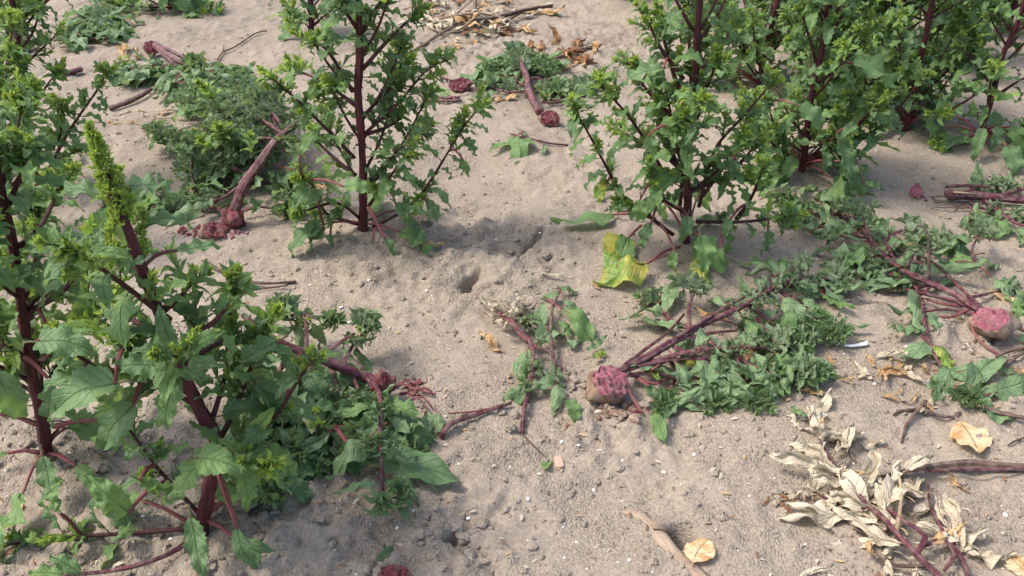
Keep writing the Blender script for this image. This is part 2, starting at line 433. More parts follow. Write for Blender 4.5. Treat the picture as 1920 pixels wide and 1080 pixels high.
reg(['wilt', 'wilt_yellow', 'wilt_fresh'], leaf_variants('wilt', 14, [('wilt', 'petiole'), ('yellow', 'petiole'), ('mid', 'petiole')], 4,
    W=(.26, .50), rows=18, cols=6, fold=(-.8, .6), droop=(-.3, 1.1), wav=(.05, .13), serr=(.04, .09), twist=(-1.6, 1.6), crumple=(.025, .06), peak=(.3, .5), petiole=(.2, .5), bend=.7))
reg(['wilt_tight'], leaf_variants('tight', 8, [('wilt', 'petiole')], 5,
    W=(.22, .34), rows=10, cols=4, fold=(-1.2, 1.2), droop=(-.3, 1.4), wav=(.1, .2), serr=(.05, .1), twist=(-2.2, 2.2), crumple=(.05, .10), peak=(.3, .5), petiole=(.2, .5), bend=1.0))
reg(['straw', 'tan', 'brown'], leaf_variants('dry', 12, [('straw', 'petiole_d'), ('tan', 'petiole_d'), ('brown', 'petiole_d')], 6,
    W=(.15, .30), rows=14, cols=6, fold=(-.9, .9), droop=(-.4, .6), wav=(.08, .18), serr=(.03, .07), twist=(-2.0, 2.0), crumple=(.05, .10), peak=(.3, .5), petiole=(.1, .35), bend=.7))
reg(['flat_tan'], leaf_variants('flatdry', 3, [('cream', 'petiole_d')], 7,
    W=(.50, .60), rows=22, cols=8, fold=(-.1, .1), droop=(-.1, .15), wav=(.03, .05), serr=(.03, .05), twist=(-.15, .15), crumple=(.008, .016), peak=(.45, .55), petiole=.12))

def rot_to(d, n):
    """rotation whose Y runs along d and whose Z leans to n"""
    y = Vector(d).normalized(); n = Vector(n)
    x = y.cross(n)
    if x.length < 1e-4: x = y.orthogonal()
    x.normalize(); z = x.cross(y)
    return Matrix((x, y, z)).transposed()

def shoot_mesh(name, rng, leafmat, tuftmat, nleaf=8, nblade=26, spread=1.0, limp=False):
    """a short side shoot: small leaves round an axis (+Y) and a tuft of bracts at its end"""
    g = Geo()
    ax = [Vector((0, 0, 0)), Vector((rng.uniform(-.05, .05), .45, rng.uniform(-.04, .04))), Vector((rng.uniform(-.1, .1), .85, rng.uniform(-.1, .1)))]
    tv, tf, tu = tube(smooth_line(ax, n=3), (.045, .02), sides=5, cap=False); g.add(tv, tf, tu, 2)
    for i in range(nleaf):
        t = .15 + .75 * i / nleaf
        az = i * 2.4 + rng.uniform(-.4, .4)
        op = spread * (1.25 - .75 * t) + rng.uniform(-.15, .15)
        rad = Vector((math.cos(az), 0, math.sin(az)))
        d = Vector((0, 1, 0)) * math.cos(op) + rad * math.sin(op)
        n = Vector((0, 1, 0)) * math.sin(op) - rad * math.cos(op)
        L = rng.uniform(.55, .95) * (1.1 - .5 * t)
        v, f, uv, m = leaf_geo(rng, W=rng.uniform(.30, .50), rows=6, cols=2, fold=rng.uniform(.1, .6), droop=rng.uniform(.3, 1.2) * (1.5 if limp else 1), wav=rng.uniform(.03, .08), serr=.08, twist=rng.uniform(-.7, .7), crumple=.06 if limp else .015, petiole=0)
        q = rot_to(d, n); b = ax[0].lerp(ax[2], t)
        g.add([q @ p * L + b for p in v], f, uv, 0)
    add_tuft(g, rng, ax[2], Vector((0, 1, 0)), .34, nblade, 1)
    return g.mesh(name, (leafmat, tuftmat, 'petiole_g'))

def add_tuft(g, rng, base, axis, size, n, slot):
    for i in range(n):
        az = rng.uniform(0, 6.283); op = rng.uniform(0, 1.25) ** 1.0
        a = axis.orthogonal().normalized(); b = axis.cross(a)
        rad = a * math.cos(az) + b * math.sin(az)
        d = axis * math.cos(op) + rad * math.sin(op)
        L = size * rng.uniform(.5, 1.1); w = L * rng.uniform(.13, .24)
        side = d.cross(Vector((rng.uniform(-1, 1), rng.uniform(-1, 1), rng.uniform(-1, 1)))).normalized()
        up = side.cross(d)
        o = base + axis * rng.uniform(-.25, .12) * size
        p = [o - side * w * .25, o + side * w * .25, o + d * L * .5 + side * w - up * w * .3, o + d * L * .5 + up * w * .35, o + d * L * .5 - side * w - up * w * .3, o + d * L + up * rng.uniform(-.1, .25) * L]
        g.add(p, [(0, 1, 2, 3), (0, 3, 4), (4, 3, 5), (3, 2, 5)], [(.3, 0), (.3, 0), (.3, .5), (.3, .5), (.3, .5), (.3, 1)], slot)

SHOOT = {
    'fresh': [shoot_mesh('shoot', random.Random(300 + i), 'mid', 'bract') for i in range(7)],
    'dark': [shoot_mesh('shoot', random.Random(330 + i), 'fresh', 'young', nblade=14) for i in range(5)],
    'bright': [shoot_mesh('shoot', random.Random(350 + i), 'young', 'bract', nleaf=7 + i % 5, nblade=24 + 5 * (i % 4), spread=.7 + .08 * i) for i in range(9)],
    'limp': [shoot_mesh('shoot', random.Random(380 + i), 'wilt', 'mid', nleaf=10, nblade=16, spread=1.2, limp=True) for i in range(7)],
    'straw': [shoot_mesh('shoot', random.Random(400 + i), 'straw', 'tan', nleaf=9, nblade=6, spread=.9, limp=True) for i in range(5)],
}
def tuft_mesh(i):
    rng = random.Random(440 + i); g = Geo()
    for k in range(7):
        add_tuft(g, rng, Vector((rng.uniform(-.22, .22), rng.uniform(-.1, .55), rng.uniform(-.22, .22))), Vector((rng.uniform(-.6, .6), 1, rng.uniform(-.6, .6))).normalized(), rng.uniform(.20, .34), 16, 0)
    return g.mesh('bud_cluster', ('bract',))
TUFT = [tuft_mesh(i) for i in range(12)]

# ------------------------------------------------------------------ objects
ORG = {}
def link(o, parent, world):
    COL.objects.link(o)
    world = Vector(world)
    ORG[o.name] = world
    if parent is not None:
        o.parent = parent; return world - ORG[parent.name]
    return world
def thing(name, label, cat, loc, group=None):
    o = bpy.data.objects.new(name, None); o.empty_display_size = .05
    o.location = link(o, None, loc)
    o['label'] = label; o['category'] = cat
    if group: o['group'] = group
    return o
def part(name, me, parent, loc, rot=None, s=1.0):
    o = bpy.data.objects.new(name, me)
    l = link(o, parent, loc)
    sc = Vector((s, s, s)) if isinstance(s, (int, float)) else Vector(s)
    o.matrix_basis = Matrix.LocRotScale(l, rot.to_quaternion() if rot is not None else None, sc)
    return o
def solo(name, label, cat, me, loc, rot=None, s=1.0, group=None):
    o = part(name, me, None, loc, rot, s)
    o['label'] = label; o['category'] = cat
    if group: o['group'] = group
    return o
def struct(o, kind='structure'):
    o['kind'] = kind; return o
_seed = [1000]
def nseed():
    _seed[0] += 1; return _seed[0]
def stem_part(name, pts, rad, parent, mat='stem', sides=8, step=.02, ridge=.12):
    pl = smooth_line(pts, step=step)
    o = pl[0].copy()
    if sides >= 8: sides, ridge = sides + 3, ridge + .06
    ps, q = nseed(), rad
    base = (lambda t: rad(t)) if callable(rad) else (lambda t: rad[0] + (rad[1] - rad[0]) * t)
    Ltot = length(pl)
    tt = np.linspace(0, Ltot, len(pl))
    wob = 1 + .16 * noise(tt / .045, tt * 0 + ps * 1.37, 31) + .10 * noise(tt / .018, tt * 0 + ps * 1.37, 32)
    wr = lambda t: base(t) * wob[min(len(pl) - 1, int(round(t * (len(pl) - 1))))]
    v, f, uv = tube([p - o for p in pl], wr, sides=sides, ridge=ridge, seed=ps)
    return part(name, mesh_from(name, v, f, (mat,), uv), parent, o), pl
def at(pl, t):
    x = t * (len(pl) - 1); i = min(int(x), len(pl) - 2); u = x - i
    return pl[i].lerp(pl[i + 1], u), (pl[i + 1] - pl[i]).normalized()
def length(pl): return sum((pl[i + 1] - pl[i]).length for i in range(len(pl) - 1))

def put_leaf(parent, kind, base, d, n, L, rng, name='leaf', wide=1.0):
    me = rng.choice(LEAF[kind])
    return part(name, me, parent, base, rot_to(d, n), (L * wide * rng.uniform(.9, 1.12), L, L))
def span_leaf(parent, kind, base, tip, rng, wide=1.0, tilt=None):
    d = tip - base
    n = Vector((rng.uniform(-.5, .5), -.35 + rng.uniform(-.4, .4), 1)) if tilt is None else Vector(tilt)
    return put_leaf(parent, kind, base, d, n, d.length, rng, wide=wide)

def leafy_up(parent, pl, rng, t0=.12, spacing=.024, s0=.085, s1=.040, shoot_p=.42, ssize=.05, dark=.55, tip=True, big=None, bright=.25):
    L = length(pl); n = max(2, int(L * (1 - t0) / spacing)); az = rng.uniform(0, 6.28)
    for i in range(n):
        t = t0 + (1 - t0) * (i + rng.uniform(.1, .9)) / n
        p, d = at(pl, t)
        az += 2.4 + rng.uniform(-.3, .3)
        a = d.orthogonal().normalized(); b = d.cross(a)
        rad = a * math.cos(az) + b * math.sin(az)
        rad = (rad + Vector((0, 0, -.10))).normalized()
        ld = (d * rng.uniform(.15, .7) + rad * 1.0 + Vector((0, 0, rng.uniform(-.30, .25)))).normalized()
        nn = (d * .8 + Vector((0, -.15, .8)) - rad * .25 + Vector((rng.uniform(-.35, .35), rng.uniform(-.35, .35), 0)))
        size = (s0 + (s1 - s0) * t) * rng.uniform(.65, 1.3)
        r = rng.random()
        kind = 'fresh' if r < dark * (1.15 - .6 * t) else ('mid' if r < .93 else 'young')
        put_leaf(parent, kind, p + ld * size * .22, ld, nn, size, rng)
        if rng.random() < shoot_p:
            sd = (d * rng.uniform(.5, 1.1) + rad * .8 + Vector((0, 0, .35))).normalized()
            key = 'bright' if rng.random() < bright * (t + .25) else ('dark' if rng.random() < .45 else 'fresh')
            s = part('shoot', rng.choice(SHOOT[key]), parent, p, rot_to(sd, Vector((rng.uniform(-1, 1), rng.uniform(-1, 1), .3))), (ssize * rng.uniform(.5, 1.1), ssize * rng.uniform(.7, 1.6), ssize * rng.uniform(.5, 1.1)))
            s['kind'] = 'stuff'
    if tip:
        p, d = at(pl, 1.0)
        s = part('bud_cluster', rng.choice(TUFT), parent, p - d * .015, rot_to((d + Vector((0, 0, .4))).normalized(), Vector((0, -1, .2))), (rng.uniform(.024, .045), rng.uniform(.045, .085), rng.uniform(.024, .045))); s['kind'] = 'stuff'
        for k in range(3):
            q, d2 = at(pl, rng.uniform(.8, 1))
            sd = (d2 + Vector((rng.uniform(-.8, .8), rng.uniform(-.8, .8), .3))).normalized()
            s = part('shoot', rng.choice(SHOOT['bright' if rng.random() < .4 else 'fresh']), parent, q, rot_to(sd, Vector((0, -1, .3))), ssize * rng.uniform(.8, 1.3)); s['kind'] = 'stuff'

def leafy_lie(parent, pl, rng, t0=.1, spacing=.02, s0=.10, s1=.05, kinds=(('wilt', .50), ('wilt_tight', .32), ('wilt_fresh', .14), ('wilt_yellow', .02), ('tan', .02)), shoot_p=.35, ssize=.05, shoot='limp', pile=.02, tip=True):
    L = length(pl); n = max(2, int(L * (1 - t0) / spacing)); side = 1
    for i in range(n):
        t = t0 + (1 - t0) * (i + rng.uniform(0, 1)) / n
        p, d = at(pl, t)
        side = -side if rng.random() < .8 else side
        h = Vector((-d.y, d.x, 0)).normalized() * side
        ld = (Vector((d.x, d.y, 0)) * rng.uniform(-.1, 1.1) + h * rng.uniform(.35, 1.0)).normalized()
        size = (s0 + (s1 - s0) * t) * rng.uniform(.7, 1.4)
        base = p + ld * size * rng.uniform(.05, .35)
        base.z = max(base.z * rng.uniform(.4, 1.0), gh(base.x, base.y) + .006 + pile * rng.random())
        tipp = base + ld * size
        tipp.z = gh(tipp.x, tipp.y) + .006 + pile * rng.random()
        r = rng.random(); acc = 0
        for kind, pr in kinds:
            acc += pr
            if r <= acc: break
        put_leaf(parent, kind, base, tipp - base, Vector((rng.uniform(-.7, .7), rng.uniform(-.7, .5), 1)), size, rng)
        if rng.random() < shoot_p:
            sd = (d * rng.uniform(.3, 1) + h * rng.uniform(-.2, 1) ); sd.z = rng.uniform(-.1, .25)
            q = p.copy(); q.z = max(q.z, gh(q.x, q.y) + .010)
            s = part('shoot', rng.choice(SHOOT[shoot]), parent, q, rot_to(sd.normalized(), Vector((rng.uniform(-1, 1), 0, 1))), (ssize * rng.uniform(.7, 1.3), ssize * rng.uniform(.9, 1.5), ssize * rng.uniform(.5, .8))); s['kind'] = 'stuff'
    if tip and shoot != 'straw':
        p, d = at(pl, 1.0); d.z *= .3
        for k in range(3):
            s = part('shoot', rng.choice(SHOOT[shoot]), parent, p + Vector((rng.uniform(-.015, .015), rng.uniform(-.015, .015), .008)), rot_to((d + Vector((rng.uniform(-.7, .7), rng.uniform(-.7, .7), .05))).normalized(), Vector((0, 0, 1))), ssize * rng.uniform(.9, 1.4)); s['kind'] = 'stuff'

def ico(sub):
    bm = bmesh.new(); bmesh.ops.create_icosphere(bm, subdivisions=sub, radius=1)
    v = [p.co.copy() for p in bm.verts]; f = [tuple(q.index for q in fc.verts) for fc in bm.faces]
    bm.free(); return v, f
ICO1, ICO2, ICO3, ICO4 = ico(1), ico(2), ico(3), ico(4)
def n3(p, s, seed): return float(noise(np.array([p.x * s + p.z * s * .73]), np.array([p.y * s - p.z * s * .51]), seed)[0])

def beet(parent, loc, tail, face, size, clip=.45, flesh='flesh', seed=0, squash=(1, 1, 1), rough=.22):
    """a beet lying on the soil: skin and a gnawed face"""
    tail = Vector(tail).normalized(); face = Vector(face).normalized()
    v0, f0 = ICO4
    arr = np.array([tuple(p) for p in v0])
    na = noise(arr[:, 0] * 1.7 + arr[:, 2], arr[:, 1] * 1.7 - arr[:, 2] * .6, seed)
    nb = noise(arr[:, 0] * 6 + arr[:, 2] * 4, arr[:, 1] * 6 - arr[:, 2] * 3, seed + 1)
    nc = noise(arr[:, 0] * 13 + arr[:, 2] * 8, arr[:, 1] * 13 - arr[:, 2] * 9, seed + 2)
    vs, cut = [], []
    for i, p in enumerate(v0):
        u = p.dot(tail)
        r = 1 + .22 * na[i] + .06 * nb[i] + .03 * nc[i]
        q = p * r
        if u > .6: q += tail * ((u - .6) ** 2 * 2.2); side = q - tail * q.dot(tail); q -= side * ((u - .6) * .9)
        d = q.dot(face); c = clip + .22 * na[i] + .10 * nb[i]
        isc = d > c
        if isc: q -= face * ((d - c) * .62); q += face * (rough * (nb[i] * 1.2 + nc[i] * .9) - .03)
        vs.append(Vector((q.x * squash[0], q.y * squash[1], q.z * squash[2])) * size); cut.append(isc)
    out = []
    for nm, want, mat in (('root', False, 'skin'), ('gnawed_flesh', True, flesh)):
        fs = [f for f in f0 if (sum(cut[i] for i in f) >= 2) == want]
        used = sorted({i for f in fs for i in f}); mp = {j: k for k, j in enumerate(used)}
        if not fs: continue
        out.append(part(nm, mesh_from(nm, [vs[i] for i in used], [tuple(mp[i] for i in f) for f in fs], (mat,)), parent, loc))
    return out
def lump(seed, sub=2, rough=.35, flat=.7):
    v0, f0 = (ICO1, ICO2, ICO3)[sub - 1]
    arr = np.array([tuple(p) for p in v0])
    a = noise(arr[:, 0] * 1.5 + arr[:, 2], arr[:, 1] * 1.5 - arr[:, 2] * .7, seed); b = noise(arr[:, 0] * 4 + arr[:, 2] * 2, arr[:, 1] * 4 - arr[:, 2] * 3, seed + 3)
    s = np.random.RandomState(seed).uniform(.7, 1.3, 3)
    arr = arr * (1 + rough * a + rough * .6 * b)[:, None] * s
    arr[:, 2] *= flat
    return [Vector(p) for p in arr], f0
def torn_crown(parent, c, size, seed, mat='darkflesh'):
    rng = random.Random(seed); g = Geo()
    for k in range(9):
        v, f = lump(seed * 10 + k, 3, .6, 1.0); s = size * rng.uniform(.35, .62)
        o = Vector((rng.uniform(-1, 1), rng.uniform(-1, 1), rng.uniform(-1, .7))) * size * .62
        st = Vector((rng.uniform(.7, 1.2), rng.uniform(.7, 1.2), rng.uniform(.8, 1.5)))
        g.add([Vector((p.x * st.x, p.y * st.y, p.z * st.z)) * s + o for p in v], f, [(0, 0)] * len(v))
    return part('torn_crown', mesh_from('torn_crown', g.v, g.f, (mat,)), parent, c)
def fragments(parent, px, py, rx, ry, n, mat, smin, smax, rng, name='crumb_pile'):
    """crushed bits too small to pick apart: one part"""
    c = G(px, py); g = Geo()
    for i in range(n):
        a, r = rng.uniform(0, 6.28), math.sqrt(rng.random())
        p = G(px + rx * r * math.cos(a), py + ry * r * math.sin(a)); s = rng.uniform(smin, smax)
        v, f = lump(rng.randint(0, 9999), 1, .6, .7)
        g.add([q * s + p - c + Vector((0, 0, s * .4)) for q in v], f, [(0, 0)] * len(v))
    o = part(name, mesh_from(name, g.v, g.f, (mat,), None, None, False), parent, c); o['kind'] = 'stuff'
    return o

# ------------------------------------------------------------------ ground: one sheet to the horizon
def axis_coords(lo, hi, step, far):
    core = list(np.arange(lo, hi, step)); out = []
    s, x = step, core[-1]
    while x < far: s *= 1.35; x += s; out.append(x)
    s, x = step, core[0]; pre = []
    while x > -far: s *= 1.35; x -= s; pre.append(x)
    return np.array(pre[::-1] + core + out)
xs = axis_coords(-2.9, 3.1, .0085, 300)
yc = [.85]
while yc[-1] < 6.2: yc.append(yc[-1] + .0055 + .0028 * max(0, yc[-1] - .9))
s, x, pre = .01, .85, []
while x > -300: s *= 1.35; x -= s; pre.append(x)
s, x = .03, yc[-1]; post = []
while x < 300: s *= 1.35; x += s; post.append(x)
ys = np.array(pre[::-1] + yc + post)
gx, gy = np.meshgrid(xs, ys)
gz = ground_h(gx, gy)
nx_, ny_ = len(xs), len(ys)
idx = np.arange(nx_ * ny_).reshape(ny_, nx_)
quads = np.stack([idx[:-1, :-1], idx[:-1, 1:], idx[1:, 1:], idx[1:, :-1]], -1).reshape(-1, 4)
me = bpy.data.meshes.new('ground')
me.vertices.add(nx_ * ny_); me.vertices.foreach_set('co', np.stack([gx, gy, gz], -1).astype(np.float32).ravel())
me.loops.add(quads.size); me.loops.foreach_set('vertex_index', quads.astype(np.int32).ravel())
me.polygons.add(len(quads)); me.polygons.foreach_set('loop_start', np.arange(0, quads.size, 4, dtype=np.int32)); me.polygons.foreach_set('loop_total', np.full(len(quads), 4, np.int32))
me.polygons.foreach_set('use_smooth', np.ones(len(quads), bool))
me.materials.append(M['soil']); me.update(); me.validate()
struct(part('ground', me, None, (0, 0, 0)))
import bisect
_xl, _yl, _zl = xs.tolist(), ys.tolist(), gz.tolist()
def gh(x, y):                            # from here on: the height of the sheet itself
    i = min(max(bisect.bisect(_xl, x) - 1, 0), nx_ - 2); j = min(max(bisect.bisect(_yl, y) - 1, 0), ny_ - 2)
    u = (x - _xl[i]) / (_xl[i + 1] - _xl[i]); v = (y - _yl[j]) / (_yl[j + 1] - _yl[j])
    return (_zl[j][i] * (1 - u) + _zl[j][i + 1] * u) * (1 - v) + (_zl[j + 1][i] * (1 - u) + _zl[j + 1][i + 1] * u) * v

def scatter_mesh(name, n, sizes, mat, seed, label, cat, sub_verts, rough_bias=True, flat=.65, sink=.3, region=None):
    rs = np.random.RandomState(seed)
    V0 = [np.array([tuple(p) for p in lump(seed * 50 + k, 1, .55, flat)[0]]) for k in range(8)]
    F0 = np.array(ICO1[1])
    P = np.array([tuple(G0(px, py)) for px, py in zip(rs.uniform(-30, 1950, n * 4), rs.uniform(-20, 1090, n * 4))])
    P = P[P[:, 1] < 6]
    if rough_bias: P = P[noise(P[:, 0] / .16, P[:, 1] / .16, 21) > rs.uniform(-.75, .35, len(P))]
    P = P[:n]; Z = ground_h(P[:, 0], P[:, 1])
    vs, fs = [], []; o = 0
    for p, z in zip(P, Z):
        s = sizes[0] * (sizes[1] / sizes[0]) ** (rs.rand() ** 2.2)
        a = rs.uniform(0, 6.28); c, si = math.cos(a), math.sin(a)
        v = V0[rs.randint(8)] @ np.array([[c, si, 0], [-si, c, 0], [0, 0, 1]]) * s + np.array([p[0], p[1], z + s * flat * (.5 - sink)])
        vs.append(v); fs.append(F0 + o); o += len(v)
    me = bpy.data.meshes.new(name)
    me.from_pydata(np.concatenate(vs).tolist(), [], np.concatenate(fs).tolist())
    me.materials.append(M[mat])
    ob = part(name, me, None, (0, 0, 0)); ob['kind'] = 'stuff'; ob['label'] = label; ob['category'] = cat
    return ob
scatter_mesh('soil_crumbs', 8500, (.0018, .0095), 'clod', 3, 'fine crumbs of dry tan soil strewn over the field', 'soil crumbs', None)
scatter_mesh('white_chips', 260, (.0016, .0050), 'chip', 5, 'tiny white stone and shell chips strewn over the soil', 'stone chips', None, rough_bias=False, flat=.5)

def gl(pts):                             # a line along the soil: photo pixel and height above the soil
    return [G(x, y, z) for (x, y, z) in pts]
# ------------------------------------------------------------------ upright plants
def upright(label, base_px, stem, r0, r1, branches, seed, extra=8, extra_len=(.18, .34), leaves=(), group='upright beet plants in the field', dens=1.0, front=.35, low=6, top_leafy=True, lsize=1.0, crown=None, lowbias=1.0):
    rng = random.Random(seed)
    B = G(*base_px); Y0 = B.y
    root = thing('beet_plant', label, 'plant', B, group)
    pts = [B - Vector((0, 0, .02))]
    for q in stem:
        pts.append(V(q[0], q[1], Y0 + (q[2] if len(q) > 2 else 0)))
    r0 *= .88
    so, pl = stem_part('stem', pts, lambda t: r0 * 1.15 + (r1 - r0) * min(1, t * 1.05) if t > .05 else r0 * (1.5 - 7 * t), root, 'stem', sides=10, ridge=.16)
    if crown:
        v, f = lump(seed, 3, .18, 1.0)
        part('crown', mesh_from('crown', [p * crown for p in v], f, ('skin' if crown < .03 else 'flesh',)), root, B + Vector((0, 0, crown * .2)))
    AXES = list(pl)
    for bdef in branches:
        dY = bdef[0]; px = bdef[1:]
        n = len(px)
        bp = [V(x, y, Y0 + dY * (k / (n - 1)) ** 1.1) for k, (x, y) in enumerate(px)]
        for p in bp: p.z = max(p.z, gh(p.x, p.y) + .012)
        bo, bl = stem_part('branch', bp, (.0062, .0028), root, 'branch', sides=6, step=.025)
        AXES += bl
        leafy_up(bo, bl, rng, t0=.18, spacing=.021 / dens, s0=.098 * lsize, s1=.050 * lsize, ssize=.052)
    for k in range(extra):
        t = .06 + .86 * rng.random() ** lowbias
        p, d = at(pl, t)
        az = rng.uniform(0, 6.283)
        hd = Vector((math.cos(az), math.sin(az), 0))
        if hd.y < -.55 and rng.random() > front: hd.y = -hd.y
        L = rng.uniform(*extra_len) * (1.15 - .55 * t)
        e = rng.uniform(.55, 1.0)
        mid = p + (hd * math.cos(e) + Vector((0, 0, math.sin(e)))) * L * .5
        end = p + (hd * math.cos(e) * .9 + Vector((0, 0, math.sin(e) * 1.15))) * L
        bo, bl = stem_part('branch', [p, mid, end], (.0050, .0025), root, 'branch', sides=6, step=.03)
        AXES += bl
        leafy_up(bo, bl, rng, t0=.15, spacing=.024 / dens, s0=.094 * lsize, s1=.050 * lsize, ssize=.050)
    # leaves straight off the main stem
    nst = int(length(pl) / .045 * dens)
    for k in range(nst):
        t = (k + rng.random()) / nst
        if t < .15: continue
        p, d = at(pl, t); az = k * 2.4
        hd = Vector((math.cos(az), math.sin(az), 0))
        if hd.y < -.6: hd.y *= -.5; hd.normalize()
        size = rng.uniform(.065, .115) * lsize * (1.1 - .4 * t)
        ld = (hd + Vector((0, 0, rng.uniform(-.1, .6)))).normalized()
        put_leaf(root, 'fresh' if rng.random() < .6 else 'mid', p + ld * size * .3, ld, Vector((0, -.2, 1)), size, rng)
    if top_leafy:
        p, d = at(pl, 1.0)
        for k in range(5):
            q, d2 = at(pl, rng.uniform(.88, 1.0))
            s = part('shoot', rng.choice(SHOOT['bright']), root, q, rot_to((d2 + Vector((rng.uniform(-.7, .7), rng.uniform(-.7, .7), .2))).normalized(), Vector((0, -1, 0))), .06); s['kind'] = 'stuff'
    # basal leaves arching to the soil
    for k in range(low):
        az = rng.uniform(0, 6.283); hd = Vector((math.cos(az), math.sin(az), 0))
        p = B + Vector((0, 0, rng.uniform(.01, .10))) + hd * rng.uniform(.05, .16)
        size = rng.uniform(.09, .16) * lsize
        tp = p + hd * size; tp.z = gh(tp.x, tp.y) + rng.uniform(.008, .05)
        pe, _ = stem_part('petiole', [B + Vector((0, 0, .02)), B.lerp(p, .5) + Vector((0, 0, .02)), p], (.0045, .0030), root, 'petiole', sides=5, step=.03)
        put_leaf(root, rng.choice(['fresh', 'mid', 'mid', 'wilt_fresh']), p, tp - p, Vector((rng.uniform(-.4, .4), -.2, 1)), size, rng)
    for lf in leaves:       # (kind, base px, tip px, depth base, depth tip, width, petiole start px or None)
        kind, b, tpx, d0, d1, wd = lf[:6]
        if d0 == 'soil':
            pb, pt = G(*b, .03), G(*tpx, .012); span_leaf(root, kind, pb, pt, rng, wide=wd)
            if len(lf) > 6: stem_part('petiole', [G(*lf[6], .03), G(*lf[6], .03).lerp(pb, .5) + Vector((0, 0, .01)), pb], (.0055, .0038), root, 'petiole', sides=6, step=.02)
            continue
        pb, pt = V(b[0], b[1], Y0 + d0), V(tpx[0], tpx[1], Y0 + d1)
        for p in (pb, pt): p.z = max(p.z, gh(p.x, p.y) + .008)
        if len(lf) > 6:
            s0 = V(lf[6][0], lf[6][1], Y0 + d0 * .3); s0.z = max(s0.z, gh(s0.x, s0.y) + .01)
            stem_part('petiole', [s0, s0.lerp(pb, .5) + Vector((0, 0, .008)), pb], (.0060, .0038), root, 'petiole', sides=6, step=.02)
        else:
            q = min(AXES, key=lambda a: (a - pb).length_squared)
            if (q - pb).length > .02: stem_part('petiole', [q, q.lerp(pb, .5) + Vector((0, 0, .012)), pb], (.0045, .0032), root, 'petiole', sides=5, step=.025)
        span_leaf(root, kind, pb, pt, rng, wide=wd * .88, tilt=(rng.uniform(-.5, .3), -.45, .9))
    return root, pl, Y0, rng

# A: the near plant with the bent stem and the tall yellow-green flower spike
A, Apl, AY, Arng = upright('tall beet plant with bent thick maroon stem and yellow-green flower spike', (368, 1000),
    [(395, 905), (408, 832), (376, 770), (345, 700), (322, 640), (292, 570), (262, 490), (240, 430, .01), (215, 372, .02), (196, 320, .03)], .0160, .006,
    [(-.10, (318, 600), (250, 548), (185, 500), (140, 470)), (.04, (335, 650), (400, 605), (438, 560)), (-.14, (352, 705), (338, 690), (330, 665)),
     (-.05, (360, 740), (280, 700), (180, 690), (120, 640)), (.12, (410, 830), (440, 770), (470, 690), (500, 600)), (-.10, (405, 850), (450, 850), (485, 880)),
     (.05, (300, 585), (335, 560), (352, 540)), (.10, (280, 530), (230, 470), (200, 440)), (-.02, (360, 1004), (270, 1000), (180, 1004), (80, 1024), (10, 1040)),
     (.15, (340, 690), (420, 640), (500, 650)), (.1, (330, 660), (250, 600), (170, 590))],
    11, extra=4, low=6, dens=1.12, lsize=1.0, top_leafy=False,
    leaves=[('fresh', (445, 990), (470, 1080), -.05, -.10, 1.2, (408, 880)), ('fresh', (450, 1020), (548, 1068), -.04, -.06, 1.2),
            ('fresh', (560, 700), (520, 660), .1, .1, 1.2), ('fresh', (250, 760), (160, 860), -.08, -.12, 1.2), ('fresh', (215, 720), (60, 770), -.1, -.14, 1.3),
            ('mid', (262, 900), (320, 930), -.03, -.02, 1.0), ('fresh', (330, 470), (418, 455), .06, .1, 1.1), ('mid', (400, 850), (300, 940), -.06, -.12, 1.1), ('mid', (240, 960), (160, 900), -.05, -.06, 1.2),
            ('mid', (370, 860), (440, 860), -.10, -.14, 1.3), ('fresh', (520, 640), (440, 690), .05, .02, 1.3), ('fresh', (480, 720), (560, 790), .05, .06, 1.2), ('fresh', (70, 640), (175, 640), -.08, -.1, 1.2),
            ('mid', (110, 960), (80, 905), -.02, -.02, 1.1), ('fresh', (150, 700), (70, 720), -.05, -.1, 1.3)])
# its spike: a stack of small knobbly clusters
def flower_spike(parent, p0, p1, width, n, seed, mat='bract'):
    rng = random.Random(seed); g = Geo(); ax = (p1 - p0); L = ax.length; a = ax.normalized(); o1 = a.orthogonal().normalized(); o2 = a.cross(o1)
    for i in range(n):
        t = (i + rng.random()) / n; w = width * (1 - t) ** .7 * rng.uniform(.2, 1)
        az = rng.uniform(0, 6.283); rad = o1 * math.cos(az) + o2 * math.sin(az)
        c = p0 + ax * t + rad * w - p0
        add_tuft(g, rng, c, (rad + a * rng.uniform(.3, 1.2)).normalized(), rng.uniform(.006, .0125), 10, 0)
    s = part('flower_spike', g.mesh('flower_spike', (mat,)), parent, p0); s['kind'] = 'stuff'
flower_spike(A, V(235, 420, AY + .01), V(166, 232, AY + .04), .026, 330, 5)
flower_spike(A, V(262, 480, AY + .02), V(268, 395, AY + .03), .014, 60, 6)
flower_spike(A, V(205, 590, AY - .05), V(205, 430, AY), .020, 90, 8)
flower_spike(A, V(190, 470, AY - .1), V(120, 520, AY - .1), .020, 60, 9, 'young')

_, _pl = stem_part('petiole', gl([(364, 1002, .02), (335, 1028, .025), (285, 1052, .03), (210, 1070, .025), (120, 1078, .02)]), (.0055, .0035), A, 'lying', 7)
span_leaf(A, 'mid', _pl[-1], G(40, 1060, .03), Arng, wide=1.1)
span_leaf(A, 'fresh', G(150, 1074, .03), G(95, 1040, .05), Arng, wide=1.1)
